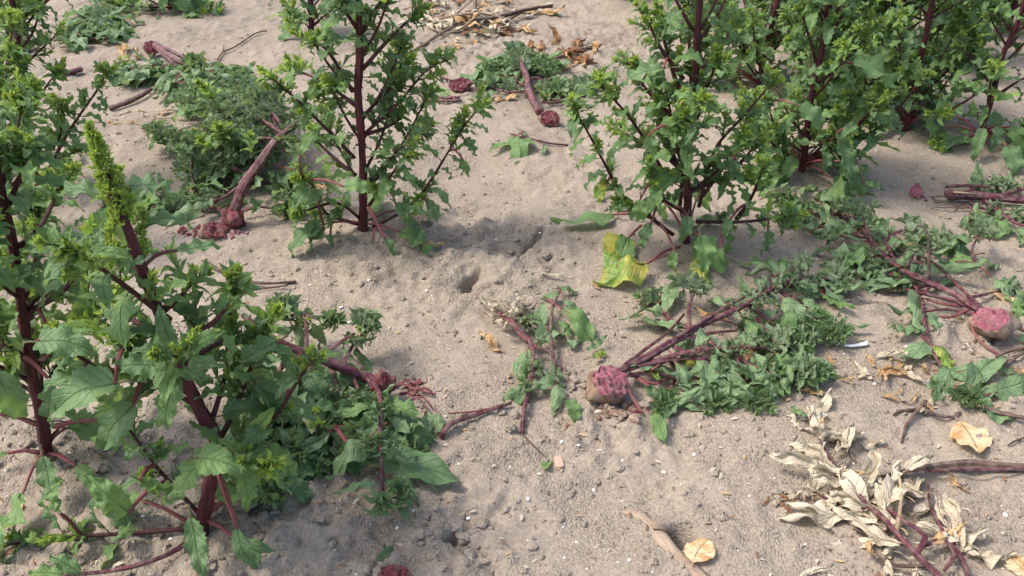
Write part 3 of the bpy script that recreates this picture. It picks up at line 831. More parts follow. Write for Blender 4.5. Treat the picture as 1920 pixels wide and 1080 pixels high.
# B: at the left edge
upright('beet plant with pinkish crown bared at the foot of its slim maroon stem', (88, 862),
    [(80, 780), (60, 690), (42, 570), (28, 470), (8, 380), (-12, 280)], .0130, .006,
    [(.05, (45, 590), (120, 545), (165, 480)), (-.08, (40, 560), (-10, 520), (-40, 450)), (.08, (28, 470), (80, 420), (110, 350)), (-.05, (20, 430), (-30, 380), (-60, 330)),
     (.12, (60, 690), (120, 640), (150, 560)), (-.1, (55, 680), (10, 640), (-30, 600)), (.02, (10, 390), (40, 330), (50, 280)), (.1, (70, 740), (-10, 690), (-60, 640))],
    12, extra=9, low=5, dens=1.2, crown=.026,
    leaves=[('fresh', (60, 340), (140, 330), .02, .03, 1.1), ('fresh', (80, 560), (130, 480), -.04, -.05, 1.2), ('fresh', (100, 640), (150, 700), -.06, -.1, 1.3), ('mid', (40, 470), (110, 440), 0, 0, 1.2), ('fresh', (100, 720), (95, 800), -.08, -.1, 1.0), ('fresh', (180, 470), (260, 300), .1, .2, .8), ('fresh', (-10, 700), (60, 800), -.1, -.12, 1.2), ('mid', (205, 790), (235, 850), -.02, -.05, .9, (100, 800)), ('fresh', (-10, 775), (-60, 790), 0, 0, 1.0, (82, 800)), ('mid', (15, 850), (-40, 860), -.02, -.04, .9, (80, 850))])
# I: upper left
upright('slender beet plant with open branches beside the withered stick', (88, 345),
    [(62, 300), (47, 222), (41, 178), (34, 124), (31, 59), (22, 0), (15, -80), (10, -160)], .0110, .006,
    [(0, (47, 222), (75, 180), (95, 150), (112, 135)), (0, (85, 335), (102, 296), (135, 237), (184, 166), (198, 138)), (.05, (102, 300), (140, 285)), (.02, (31, 70), (55, 40), (74, 12)), (-.05, (41, 180), (0, 160), (-30, 120)),
     (.1, (36, 130), (80, 90), (110, 60)), (-.05, (70, 310), (110, 260), (115, 200)), (-.1, (50, 240), (10, 220), (-30, 190)), (.1, (30, 40), (90, 0), (120, -40)), (-.1, (80, 330), (30, 300), (-20, 270)), (0, (28, 40), (-10, 0), (-30, -30))],
    13, extra=7, low=4, dens=1.0)
# C: the middle plant
upright('tall straight beet plant standing alone beside the hollow in the soil', (680, 430),
    [(682, 340), (678, 250), (672, 170), (675, 90), (672, 0), (668, -90), (665, -190)], .0125, .0055,
    [(-.05, (700, 425), (722, 415), (785, 370), (865, 245), (900, 200)), (-.10, (690, 388), (738, 322), (772, 288)), (.10, (685, 250), (745, 195), (800, 132), (838, 112)), (-.06, (665, 296), (610, 240), (560, 190), (512, 148)),
     (.08, (662, 172), (612, 92), (562, 62), (538, 18)), (.05, (680, 130), (740, 62), (792, 18)), (-.10, (672, 420), (612, 400), (588, 350), (566, 330)), (-.05, (673, 60), (642, 12), (628, -40)), (.05, (676, 62), (702, 20), (745, -40)),
     (.05, (684, 252), (722, 240), (752, 222)), (-.12, (675, 410), (630, 380), (560, 400)), (.1, (668, 330), (620, 290), (590, 260)), (.18, (670, 200), (600, 150), (545, 130)), (.18, (680, 220), (740, 150), (760, 90)), (.15, (680, 370), (740, 290), (800, 240))],
    14, extra=15, low=4, front=.1, dens=.95, lowbias=.75,
    leaves=[('fresh', (722, 448), (752, 526), -.10, -.14, 1.35, (690, 388)), ('fresh', (608, 430), (566, 508), -.10, -.12, 1.1), ('fresh', (700, 470), (702, 522), -.08, -.1, .9), ('fresh', (800, 378), (832, 416), -.05, -.08, 1.3, (782, 368)),
            ('fresh', (742, 382), (780, 424), -.08, -.1, 1.2), ('mid', (645, 350), (700, 345), -.14, -.15, 1.4), ('fresh', (600, 370), (520, 420), -.1, -.1, 1.1), ('fresh', (560, 290), (540, 330), -.08, -.1, 1.2), ('mid', (868, 300), (880, 335), -.06, -.08, 1.2), ('fresh', (870, 262), (905, 288), -.05, -.05, 1.2), ('fresh', (620, 440), (625, 480), -.1, -.12, 1.2)])
# D: big plant right of the middle
upright('broad bushy beet plant with yellowing leaves on the soil at its foot', (1285, 452),
    [(1290, 390), (1289, 330), (1299, 205), (1305, 130), (1308, 60), (1313, 0), (1318, -100), (1320, -180)], .0130, .006,
    [(-.06, (1262, 440), (1210, 400), (1170, 370), (1110, 262), (1078, 205)), (.0, (1242, 318), (1196, 242), (1160, 196), (1116, 150)), (-.12, (1275, 385), (1280, 332), (1289, 250), (1292, 188)), (.05, (1310, 388), (1340, 282), (1392, 220), (1445, 158)),
     (.12, (1318, 368), (1374, 286), (1402, 218)), (.05, (1282, 148), (1240, 92), (1214, 36)), (.0, (1300, 58), (1270, 6), (1252, -40)), (-.05, (1308, 192), (1332, 150), (1340, 120)), (-.05, (1305, 415), (1390, 416), (1492, 404)), (-.10, (1380, 410), (1408, 372), (1430, 318)),
     (.1, (1300, 250), (1230, 190), (1180, 120)), (.1, (1304, 140), (1350, 90), (1380, 40)), (.2, (1290, 330), (1230, 280), (1150, 240)), (.0, (1290, 360), (1360, 330), (1420, 270)), (-.1, (1285, 400), (1240, 370), (1215, 320)), (.1, (1308, 80), (1350, 20), (1370, -30))],
    15, extra=15, low=7, lowbias=1.2, front=.2, dens=.92, lsize=1.0,
    leaves=[('wilt_fresh', (1150, 402), (1056, 438), 'soil', 0, 1.3, (1230, 410)), ('wilt_yellow', (1140, 352), (1112, 372), 'soil', 0, 1.3), ('wilt_yellow', (1178, 446), (1116, 508), 'soil', 0, 1.3), ('wilt_yellow', (1212, 494), (1118, 542), 'soil', 0, 1.2, (1275, 462)), ('wilt_fresh', (1165, 482), (1182, 446), 'soil', 0, 1.1), ('fresh', (1290, 405), (1280, 460), -.1, -.14, 1.3), ('wilt_yellow', (1308, 480), (1310, 542), 'soil', 0, 1.1),
            ('mid', (1200, 375), (1195, 430), -.12, -.14, 1.2), ('fresh', (1370, 410), (1352, 452), -.1, -.12, 1.2), ('fresh', (1440, 432), (1440, 488), -.08, -.1, 1.0), ('yellow', (1140, 340), (1110, 370), -.02, -.06, 1.4), ('fresh', (1215, 255), (1225, 300), -.12, -.14, 1.3), ('fresh', (1245, 128), (1150, 140), -.05, -.06, 1.1), ('mid', (1265, 470), (1262, 512), -.14, -.16, 1.2), ('fresh', (1220, 420), (1190, 470), -.1, -.14, 1.1), ('fresh', (1375, 300), (1378, 345), -.06, -.08, 1.3), ('mid', (1350, 480), (1370, 500), -.14, -.16, 1.2)])
# E and the others of the thick stand
upright('leafy beet plant behind the fallen beet with arched dry stalk', (1500, 320),
    [(1507, 305), (1515, 222), (1530, 142), (1545, 76), (1553, 0), (1560, -70), (1565, -140)], .0115, .0055,
    [(-.08, (1508, 318), (1560, 275), (1620, 222), (1650, 165)), (-.06, (1485, 306), (1452, 236), (1440, 190)), (.02, (1530, 116), (1506, 32)), (.05, (1534, 156), (1596, 102), (1630, 60)), (-.1, (1515, 300), (1570, 240), (1590, 180)), (-.1, (1500, 300), (1460, 280), (1420, 240)), (.1, (1515, 230), (1560, 170), (1580, 110)),
     (.0, (1540, 90), (1580, 30), (1600, -20)), (-.12, (1510, 310), (1600, 270), (1670, 220), (1730, 145)), (0, (1550, 30), (1500, -20), (1480, -60))],
    16, extra=19, low=14, dens=1.05, lsize=1.1, lowbias=1.6, group='upright beet plants in the field',
    leaves=[('fresh', (1570, 250), (1610, 345), -.15, -.2, .9), ('fresh', (1620, 345), (1668, 345), -.2, -.22, 1.0), ('mid', (1600, 120), (1730, 150), -.1, -.12, 1.0), ('mid', (1640, 215), (1690, 245), -.12, -.14, 1.2), ('fresh', (1500, 200), (1560, 240), -.15, -.2, 1.3)])
upright('beet plant with forked stem hemmed in by leafier plants', (1648, 205),
    [(1655, 150), (1662, 122), (1680, 60), (1695, 0), (1705, -60), (1712, -120)], .0110, .0055,
    [(-.05, (1665, 110), (1650, 40), (1640, -10)), (.0, (1680, 60), (1730, 0), (1760, -40)), (-.1, (1655, 170), (1700, 130), (1740, 100)), (-.1, (1650, 180), (1610, 140), (1600, 100)), (-.1, (1655, 160), (1720, 150), (1790, 120))],
    17, extra=22, low=12, dens=1.0, lsize=1.15, lowbias=1.8)
upright('sparse beet plant rising from a tuft of basal stalks near the stripped stalk', (1838, 262),
    [(1843, 238), (1865, 168), (1882, 100), (1905, 50), (1922, 0), (1935, -50), (1945, -120)], .0100, .005,
    [(-.06, (1860, 150), (1810, 190), (1762, 212)), (.0, (1880, 172), (1910, 152), (1940, 138)), (.05, (1890, 90), (1860, 40), (1850, 0)), (-.05, (1850, 245), (1890, 250), (1940, 225)), (.05, (1865, 170), (1830, 120), (1800, 90)), (.0, (1905, 60), (1950, 30), (1980, 0)), (-.05, (1840, 245), (1800, 270), (1760, 300))],
    18, extra=11, low=12, dens=.95, leaves=[('mid', (1848, 290), (1846, 346), -.06, -.1, 1.3), ('fresh', (1895, 250), (1900, 282), -.05, -.06, 1.2)])
backs = [((1420, 165), 'leafy beet plant in the gap behind the broad bushy plant', 14), ((1772, 120), 'beet plant in the thick of the stand behind the sparse one', 13), ((1590, 88), 'beet plant crowded at the back of the leafy stand', 13), ((1890, 60), 'beet plant at the far corner of the leafy stand', 12), ((1300, 40), 'beet plant half hidden behind the top of the broad bushy plant', 11), ((1480, 30), 'rearmost beet plant of the leafy stand', 12), ((1730, 10), 'beet plant at the rear edge of the leafy stand', 12), ((1560, 190), 'beet plant squeezed between the forked and the arched-over plants', 12), ((1700, 245), 'low leafy beet plant at the near edge of the stand', 7), ((1200, -10), 'beet plant beyond the rusty leaf heap', 10)]
for k, (bp, lab, ex) in enumerate(backs):
    b = G(*bp); top = b + Vector((random.Random(k).uniform(-.08, .08), .0, .8))
    rr = random.Random(60 + k)
    # the stem rises from its foot: convert points back to the traced form
    def px_of(p):
        q = p - Vector((0, 0, CAM_H)); F = Vector((0, math.cos(PITCH), -math.sin(PITCH))); U = Vector((0, math.sin(PITCH), math.cos(PITCH)))
        dd = q.dot(F); return (960 + q.x / dd * FPX, 540 - q.dot(U) / dd * FPX)
    upright(lab, bp, [px_of(b.lerp(top, .33)), px_of(b.lerp(top, .66)), px_of(top)], .012, .005, [], 70 + k, extra=ex + 9, low=8, dens=.95, lsize=1.2, extra_len=(.24, .42), lowbias=1.7)
upright('beet plant with thin stem in the shadow of the tall straight one', (582, 62),
    [(584, 30), (582, 0), (580, -60), (578, -130)], .014, .008, [(0, (584, 40), (600, 25), (615, 0)), (-.05, (582, 40), (545, 20), (520, -20)), (-.1, (584, 50), (620, 20), (650, 0))], 80, extra=9, low=2, dens=.9, lsize=1.1)
upright('beet plant with crowded side shoots between the slender and the pink crowned plant', (-40, 470),
    [(-30, 400), (-22, 300), (-18, 220), (-15, 140)], .0115, .006, [(0, (-30, 400), (20, 350), (50, 310)), (0, (-22, 310), (20, 260), (40, 230)), (-.1, (-30, 420), (10, 430), (60, 420))], 82, extra=10, low=5, dens=1.0)
upright('low beet plant with sprawling branches beyond the magenta stalk', (318, 18),
    [(318, 0), (320, -40), (322, -90)], .014, .008, [(0, (310, 14), (280, 0), (250, -20)), (0, (325, 14), (350, -4), (370, -30)), (-.1, (315, 16), (250, 12), (210, 5)), (-.1, (322, 16), (370, 20), (410, 22))], 81, extra=7, low=6, dens=.9, lsize=1.1,
    leaves=[('fresh', (296, 32), (298, 58), -.15, -.2, 1.2), ('fresh', (395, 20), (412, 44), -.1, -.15, 1.0)])

# ------------------------------------------------------------------ fallen and withered plants
def lying(name, label, cat, anchor, seed, group=None):
    return thing(name, label, cat, G(*anchor), group), random.Random(seed)
FG = 'uprooted beet plants lying on the soil'

# 1: the uprooted beet with the big pink bite, foliage spread to the right
T, rng = lying('uprooted_beet', 'uprooted beet with gnawed pink top and long magenta stem of wilted green leaves', 'beet', (1138, 720), 101, FG)
beet(T, G(1140, 722, .042), (-.75, -.35, -.35), (.35, -.25, .9), .047, clip=.30, seed=3)
_, s1 = stem_part('stem', gl([(1146, 706, .045), (1178, 688, .048), (1230, 660, .05), (1310, 612, .06), (1390, 575, .07), (1450, 540, .07), (1510, 520, .04), (1560, 525, .02)]), (.0098, .0045), T, 'lying', 10)
for pts in ([(1150, 700, .045), (1200, 672, .05), (1270, 640, .055), (1330, 625, .05), (1400, 618, .03)], [(1150, 706, .04), (1210, 684, .045), (1290, 672, .04), (1360, 680, .02)], [(1148, 704, .05), (1200, 662, .055), (1250, 625, .05), (1282, 590, .03)], [(1152, 708, .035), (1220, 700, .03), (1280, 712, .02), (1330, 730, .012)], [(1150, 700, .05), (1240, 650, .06), (1340, 588, .07), (1420, 545, .06)]):
    stem_part('stalk', gl(pts), (.0058, .0032), T, 'lying', 7)
leafy_lie(T, s1, rng, t0=.45, spacing=.019, s0=.11, s1=.08, shoot_p=.4, pile=.03)
for pts, dens in (([(1178, 690, .03), (1280, 662, .05), (1360, 652, .05), (1450, 652, .03)], .014), ([(1262, 650, .05), (1310, 672, .04), (1345, 698, .03), (1350, 745, .01)], .02), ([(1294, 622, .06), (1292, 580, .07), (1300, 548, .07)], .03),
                  ([(1440, 545, .07), (1450, 520, .08), (1490, 505, .07)], .02), ([(1400, 570, .06), (1440, 600, .04), (1480, 640, .02)], .012), ([(1330, 640, .05), (1400, 680, .03), (1470, 710, .02)], .011), ([(1460, 545, .05), (1510, 580, .04), (1540, 620, .03)], .011),
                  ([(1420, 600, .04), (1470, 660, .03), (1510, 700, .02)], .012), ([(1300, 620, .04), (1260, 600, .02), (1230, 575, .01)], .02), ([(1380, 660, .04), (1390, 710, .02), (1400, 740, .01)], .014), ([(1480, 535, .04), (1530, 545, .03), (1570, 545, .02)], .012), ([(1250, 670, .02), (1270, 700, .015), (1250, 740, .01)], .025)):
    b, pl = stem_part('branch', gl(pts), (.0062, .003), T, 'lying', 6)
    leafy_lie(b, pl, rng, t0=.15, spacing=dens * 1.75, s0=.110, s1=.085, shoot_p=.28, ssize=.055, pile=.028)
for kind, a, b, w in (('wilt', (1270, 740), (1320, 775), 1.2), ('wilt', (1340, 700), (1385, 780), 1.3), ('wilt_yellow', (1205, 670), (1222, 725), 1.1), ('yellow', (1270, 672), (1312, 695), 1.2), ('wilt_fresh', (1218, 775), (1262, 825), 1.3), ('wilt', (1245, 755), (1318, 760), 1.2), ('wilt', (1100, 655), (1140, 640), .8), ('wilt_yellow', (1110, 670), (1145, 662), 1.2)):
    span_leaf(T, kind, G(*a, .02), G(*b, .012), rng, wide=w)
for pts in ([(1172, 690, .04), (1178, 730, .03), (1205, 775, .008)], [(1180, 700, .02), (1230, 720, .02), (1260, 700, .02)], [(1190, 705, .02), (1240, 735, .015), (1300, 720, .01)]):
    stem_part('petiole', gl(pts), (.0045, .003), T, 'petiole', 6)
fragments(T, 1160, 775, 48, 22, 26, 'skin', .004, .011, rng, 'root_crumbs')
fragments(T, 1190, 775, 24, 14, 14, 'darkflesh', .003, .008, rng, 'flesh_crumbs')
fragments(T, 1075, 715, 26, 20, 16, 'clod', .004, .012, rng, 'soil_clump')

# 2: beet at the right with stem to the upper left
T, rng = lying('uprooted_beet', 'uprooted beet with dull pink crown, its red stem lying among grey-green leaves', 'beet', (1855, 605), 102, FG)
beet(T, G(1862, 606, .036), (.95, -.1, -.1), (-.45, -.2, .85), .042, clip=.52, seed=5, squash=(1.25, 1, .9))
_, s1 = stem_part('stem', gl([(1856, 596, .04), (1836, 580, .05), (1790, 552, .05), (1740, 528, .05), (1690, 505, .045), (1650, 470, .04), (1620, 430, .03), (1600, 398, .02)]), (.0100, .005), T, 'lying', 10)
for pts in ([(1850, 590, .04), (1790, 565, .04), (1720, 548, .03), (1660, 530, .015)], [(1852, 588, .045), (1800, 540, .05), (1760, 500, .04), (1730, 480, .02)], [(1850, 595, .035), (1780, 580, .03), (1730, 585, .015)]):
    stem_part('stalk', gl(pts), (.0052, .003), T, 'lying', 7)
leafy_lie(T, s1, rng, t0=.3, spacing=.024, s0=.10, s1=.08, shoot_p=.3, pile=.02)
for pts, dn in (([(1742, 525, .05), (1741, 470, .13), (1738, 435, .16), (1722, 422, .17), (1712, 440, .14)], .06), ([(1640, 470, .04), (1630, 440, .08), (1618, 410, .10)], .03), ([(1810, 560, .04), (1890, 545, .01), (1930, 560, .01)], .04), ([(1830, 500, .06), (1822, 470, .08), (1835, 440, .10)], .06),
                ([(1690, 505, .03), (1640, 505, .02), (1590, 500, .01)], .013), ([(1640, 450, .03), (1570, 430, .02), (1500, 420, .015)], .013), ([(1610, 410, .03), (1540, 385, .02), (1490, 375, .015)], .013), ([(1760, 530, .03), (1700, 540, .02), (1640, 520, .015)], .02), ([(1600, 400, .02), (1560, 400, .02), (1520, 400, .015)], .012),
                ([(1730, 560, .02), (1735, 610, .02), (1755, 670, .02), (1800, 735, .01)], .04), ([(1700, 500, .04), (1720, 470, .04), (1760, 460, .03)], .018), ([(1680, 490, .03), (1660, 450, .04), (1700, 430, .04)], .016)):
    b, pl = stem_part('branch', gl(pts), (.0055, .003), T, 'lying' if len(pts) < 5 else 'deadstem', 6)
    leafy_lie(b, pl, rng, t0=.15, spacing=dn * 1.7, s0=.110, s1=.085, shoot_p=.25, pile=.02)
for kind, a, b, w in (('wilt', (1725, 555), (1668, 605), 1.2), ('wilt_fresh', (1820, 480), (1760, 495), 1.2), ('fresh', (1810, 470), (1755, 470), 1.2), ('wilt', (1860, 520), (1920, 575), 1.0), ('wilt', (1745, 585), (1755, 625), .9), ('wilt', (1690, 530), (1610, 545), 1.0)):
    span_leaf(T, kind, G(*a, .03), G(*b, .012), rng, wide=w)
for pts in ([(1828, 580, .04), (1824, 620, .02), (1850, 650, .008), (1880, 668, .008)], [(1820, 578, .04), (1780, 595, .02), (1740, 590, .01)], [(1820, 575, .03), (1770, 570, .03), (1735, 560, .02)]):
    stem_part('petiole', gl(pts), (.0040, .003), T, 'petiole', 6)
fragments(T, 1850, 640, 30, 14, 14, 'skin', .004, .010, rng, 'root_crumbs')

# 3: the stripped stalk at the right edge
T, rng = lying('stripped_stalk', 'thick bare maroon stalk stripped at its pale broken end', 'stalk', (1800, 368), 103)
_, s1 = stem_part('stem', gl([(1776, 364, .03), (1830, 366, .03), (1890, 372, .03), (1990, 380, .02)]), (.0165, .010), T, 'lying', 10)
stem_part('splinter', gl([(1788, 360, .048), (1812, 362, .05), (1830, 364, .046)]), (.0045, .003), T, 'petiole_d', 5)
for pts, dn in (([(1840, 372, .02), (1880, 395, .02), (1920, 412, .01)], .03), ([(1772, 350, .02), (1820, 348, .03), (1870, 352, .03)], .06), ([(1820, 380, .02), (1840, 390, .02), (1855, 395, .01)], .08), ([(1880, 365, .03), (1920, 355, .03), (1960, 350, .02)], .018), ([(1860, 390, .02), (1910, 420, .02), (1960, 430, .01)], .02)):
    b, pl = stem_part('branch', gl(pts), (.0060, .004), T, 'lying', 6)
    leafy_lie(b, pl, rng, t0=.3, spacing=dn, s0=.10, s1=.07, shoot_p=.3, pile=.03)
for kind, a, b, w in (('wilt', (1838, 352), (1880, 345), 1.2), ('wilt_fresh', (1830, 400), (1870, 440), 1.1), ('wilt', (1880, 395), (1930, 420), 1.2), ('wilt', (1845, 420), (1830, 445), 1.1)):
    span_leaf(T, kind, G(*a, .02), G(*b, .012), rng, wide=w)
for k in range(9):
    x = rng.uniform(1740, 1830); y = rng.uniform(366, 392)
    stem_part('fibre', gl([(x, y, .01), (x + rng.uniform(10, 30), y + rng.uniform(-6, 6), .014), (x + rng.uniform(35, 60), y + rng.uniform(-8, 8), .008)]), (.0028, .0018), T, 'deadstem', 5)
# a lump of gnawed beet beside it
T, rng = lying('beet_lump', 'small gnawed pink lump of beet beside the stripped stalk', 'beet lump', (1720, 362), 104)
beet(T, G(1718, 360, .022), (.3, -.6, -.6), (-.1, -.4, .9), .026, clip=.1, seed=9, squash=(.8, .8, 1.2), flesh='flesh', rough=.16)
fragments(T, 1735, 372, 14, 5, 7, 'darkflesh', .003, .007, rng, 'flesh_crumbs')

# 4: gnawed crown, stem standing up aslant, left of the straight plant
T, rng = lying('uprooted_beet', 'toppled beet with crushed red crown and purple stem leaning over wilting foliage', 'beet', (430, 425), 105, FG)
beet(T, G(405, 432, .020), (-.8, -.2, -.4), (.5, -.3, .8), .040, clip=.15, seed=12, flesh='darkflesh', squash=(1.2, .9, .6), rough=.2)
c = G(435, 405, .045)
torn_crown(T, c + Vector((0, 0, -.014)), .036, 77)
Yb = G(440, 420).y
_, s1 = stem_part('stem', [c, V(445, 378, Yb), V(458, 345, Yb + .02), V(490, 300, Yb + .06), V(515, 265, Yb + .10), V(545, 240, Yb + .14), V(570, 225, Yb + .2)], (.0165, .007), T, 'lying', 10)
leafy_lie(T, s1, rng, t0=.6, spacing=.016, s0=.12, s1=.10, shoot_p=.7, pile=.10)
for pts, dn, zz in (([(455, 345, .08), (410, 375, .05), (360, 392, .01)], .05, 1), ([(450, 398, .03), (480, 388, .04), (520, 392, .02)], .2, 1), ([(425, 400, .03), (385, 380, .03), (362, 340, .07), (360, 290, .14)], .04, 1),
                    ([(520, 260, .2), (490, 260, .18), (440, 270, .12), (380, 290, .05)], .011, 1), ([(530, 250, .22), (480, 220, .2), (420, 200, .14), (360, 190, .05)], .010, 1), ([(500, 290, .12), (440, 300, .10), (390, 320, .05)], .012, 1), ([(520, 250, .2), (500, 190, .18), (450, 160, .1)], .011, 1),
                    ([(470, 330, .08), (420, 310, .10), (370, 320, .02)], .016, 1), ([(505, 280, .15), (460, 240, .16), (400, 240, .10), (340, 260, .06), (310, 250, .06)], .011, 1), ([(380, 385, .02), (320, 380, .02), (280, 390, .01)], .018, 1), ([(525, 230, .24), (508, 205, .24), (500, 190, .24)], .03, 1),
                    ([(470, 345, .03), (500, 340, .03), (530, 350, .02)], .015, 1)):
    b, pl = stem_part('branch', gl(pts), (.0060, .003), T, 'lying', 6)
    leafy_lie(b, pl, rng, t0=.15, spacing=dn, s0=.10, s1=.07, shoot_p=.45, ssize=.065, pile=.09, kinds=(('wilt', .35), ('fresh', .4), ('wilt_tight', .15), ('mid', .10)))
for k in range(9):
    q = G(rng.uniform(350, 500), rng.uniform(180, 300), rng.uniform(.10, .2))
    s = part('shoot', rng.choice(SHOOT['bright' if k % 2 else 'fresh']), T, q, rot_to(Vector((rng.uniform(-.5, .5), rng.uniform(-.4, .4), 1)).normalized(), Vector((0, -1, 0))), .08); s['kind'] = 'stuff'
fragments(T, 380, 435, 45, 12, 30, 'darkflesh', .004, .011, rng, 'flesh_crumbs')
fragments(T, 425, 440, 40, 8, 18, 'flesh', .003, .008, rng, 'flesh_crumbs')

# 5: magenta stalk far left
T, rng = lying('uprooted_beet', 'small uprooted beet with forked bright magenta stalks on a grey-green heap', 'beet', (300, 100), 106, FG)
beet(T, G(284, 90, .034), (-.9, .2, -.1), (.1, -.6, .7), .034, clip=.2, seed=15, flesh='darkflesh', rough=.2)
for pts in ([(290, 84, .06), (318, 104, .08), (345, 122, .06), (372, 138, .03)], [(292, 88, .05), (322, 116, .07), (335, 130, .05)], [(292, 82, .05), (325, 98, .07), (355, 114, .05)]):
    b, pl = stem_part('stem', gl(pts), (.0130, .007), T, 'lying', 8)
    leafy_lie(b, pl, rng, t0=.85, spacing=.014, s0=.12, s1=.10, shoot_p=.5, ssize=.06, pile=.03)
for pts in ([(345, 125, .03), (380, 150, .03), (440, 165, .02)], [(340, 130, .03), (290, 140, .02), (240, 150, .01)], [(370, 130, .03), (400, 145, .03), (440, 150, .02)], [(340, 145, .02), (340, 165, .02), (380, 185, .01)], [(300, 140, .02), (260, 140, .02), (235, 140, .01)]):
    b, pl = stem_part('branch', gl(pts), (.006, .003), T, 'lying', 6)
    leafy_lie(b, pl, rng, t0=.1, spacing=.012, s0=.13, s1=.10, shoot_p=.5, ssize=.07, pile=.05, kinds=(('wilt', .65), ('wilt_tight', .25), ('wilt_yellow', .1)))
for kind, a, b in (('tan', (235, 100), (240, 80)), ('tan', (255, 105), (270, 90)), ('wilt_yellow', (240, 110), (225, 100)), ('tan', (330, 150), (325, 138))):
    span_leaf(T, kind, G(*a, .02), G(*b, .02), rng)

# 6: root with hollow crown and crooked pink stem, centre top
T, rng = lying('uprooted_beet', 'small beet root with hollow gnawed crown and crooked pink stem', 'beet', (1025, 225), 107, FG)
beet(T, G(1030, 222, .028), (.5, -.6, -.4), (.1, -.7, .75), .033, clip=.25, seed=18, flesh='darkflesh', squash=(1.2, .9, .9), rough=.2)
_, s1 = stem_part('stem', gl([(1012, 210, .035), (1002, 195, .04), (992, 170, .05), (988, 145, .06), (978, 120, .08), (972, 100, .06)]), (.0165, .008), T, 'lying', 9)
leafy_lie(T, s1, rng, t0=.6, spacing=.012, s0=.11, s1=.10, shoot_p=.8, ssize=.06, pile=.06)
for pts, dn in (([(990, 150, .05), (1010, 145, .05), (1028, 165, .02)], .02), ([(988, 170, .04), (950, 172, .02), (925, 165, .01)], .03), ([(1015, 192, .02), (1055, 190, .01), (1075, 170, .01), (1100, 162, .01)], .025), ([(975, 105, .07), (945, 110, .04), (930, 125, .02)], .010), ([(975, 105, .07), (1000, 105, .05), (1020, 130, .03)], .010), ([(985, 160, .03), (950, 150, .02), (930, 140, .01)], .014), ([(990, 160, .03), (1040, 170, .02), (1090, 165, .01)], .018)):
    b, pl = stem_part('branch', gl(pts), (.0055, .003), T, 'lying', 6)
    leafy_lie(b, pl, rng, t0=.1, spacing=dn, s0=.11, s1=.09, shoot_p=.4, ssize=.06, pile=.03)
fragments(T, 1035, 235, 18, 6, 10, 'darkflesh', .003, .008, rng, 'flesh_crumbs')
# leaf sprig below it
T, rng = lying('leaf_sprig', 'two limp green leaves on a thin stalk below the hollow crowned root', 'leaf sprig', (1000, 265), 108)
stem_part('stem', gl([(1065, 272, .006), (1030, 268, .012), (975, 255, .010), (955, 250, .006)]), (.004, .003), T, 'lying', 6)
for kind, a, b, w in (('wilt_fresh', (970, 256), (952, 292), 1.4), ('wilt_fresh', (978, 260), (980, 302), 1.3), ('wilt', (1020, 272), (1025, 290), 1.2), ('wilt', (990, 252), (965, 244), .9)):
    span_leaf(T, kind, G(*a, .012), G(*b, .010), rng, wide=w)

# 7: red beet half, top middle
T, rng = lying('beet_half', 'gnawed beet half showing deep red flesh, trailing stalks', 'beet', (862, 162), 109)
beet(T, G(862, 160, .026), (.2, -.3, -.9), (.05, -.45, .9), .042, clip=.05, seed=21, flesh='darkflesh', squash=(1.1, .9, .8), rough=.28)
for pts in ([(862, 182, .012), (820, 182, .015), (770, 160, .01)], [(865, 188, .010), (810, 188, .012), (775, 170, .008)], [(840, 150, .02), (815, 138, .03), (800, 130, .02)], [(880, 152, .02), (900, 160, .01)]):
    stem_part('stalk', gl(pts), (.0065, .004), T, 'lying', 6)
for kind, a, b, w in (('fresh', (888, 150), (875, 122), 1.5), ('wilt', (900, 165), (930, 155), 1.2), ('wilt', (905, 172), (880, 178), 1.2), ('wilt_fresh', (840, 178), (808, 162), .9), ('wilt', (912, 150), (940, 170), .9)):
    span_leaf(T, kind, G(*a, .02), G(*b, .015), rng, wide=w)

# 8: toppled plant leaning against the near plant
T, rng = lying('uprooted_beet', 'toppled beet with torn red crown, its limp foliage heaped against the bent stem', 'beet', (715, 725), 110, FG)
c = G(712, 722, .045)
torn_crown(T, c, .030, 91)
Yb = G(700, 740).y
_, s1 = stem_part('stem', [c, V(690, 708, Yb), V(640, 690, Yb - .01), (V(590, 668, Yb - .02)), V(540, 650, Yb - .02), V(490, 620, Yb), V(455, 590, Yb + .02)], (.0145, .007), T, 'lying', 10)
for pts, dn in (([(575, 662, .10), (572, 600, .13), (548, 580, .13)], .05), ([(640, 690, .08), (660, 650, .10), (680, 625, .10)], .035), ([(600, 670, .10), (640, 640, .13), (665, 625, .13)], .03), ([(690, 710, .06), (712, 740, .10), (713, 820, .09), (718, 920, .07)], .022), ([(560, 660, .09), (575, 720, .06), (590, 800, .03)], .016), ([(620, 690, .07), (640, 760, .05), (620, 850, .02)], .014),
                ([(540, 650, .10), (520, 730, .08), (540, 830, .04)], .016), ([(660, 700, .06), (690, 770, .04), (740, 830, .02)], .016), ([(500, 625, .12), (470, 690, .12), (500, 800, .08), (520, 900, .05)], .016), ([(580, 665, .09), (600, 740, .07), (660, 800, .05)], .016), ([(480, 610, .12), (560, 590, .13), (600, 600, .12)], .03), ([(560, 660, .08), (500, 760, .07), (460, 860, .07)], .018)):
    b, pl = stem_part('branch', gl(pts), (.0060, .003), T, 'lying', 6)
    leafy_lie(b, pl, rng, t0=.15, spacing=dn, s0=.10, s1=.075, shoot_p=.35, ssize=.05, pile=.06, kinds=(('fresh', .5), ('wilt', .3), ('mid', .1), ('wilt_tight', .1)))
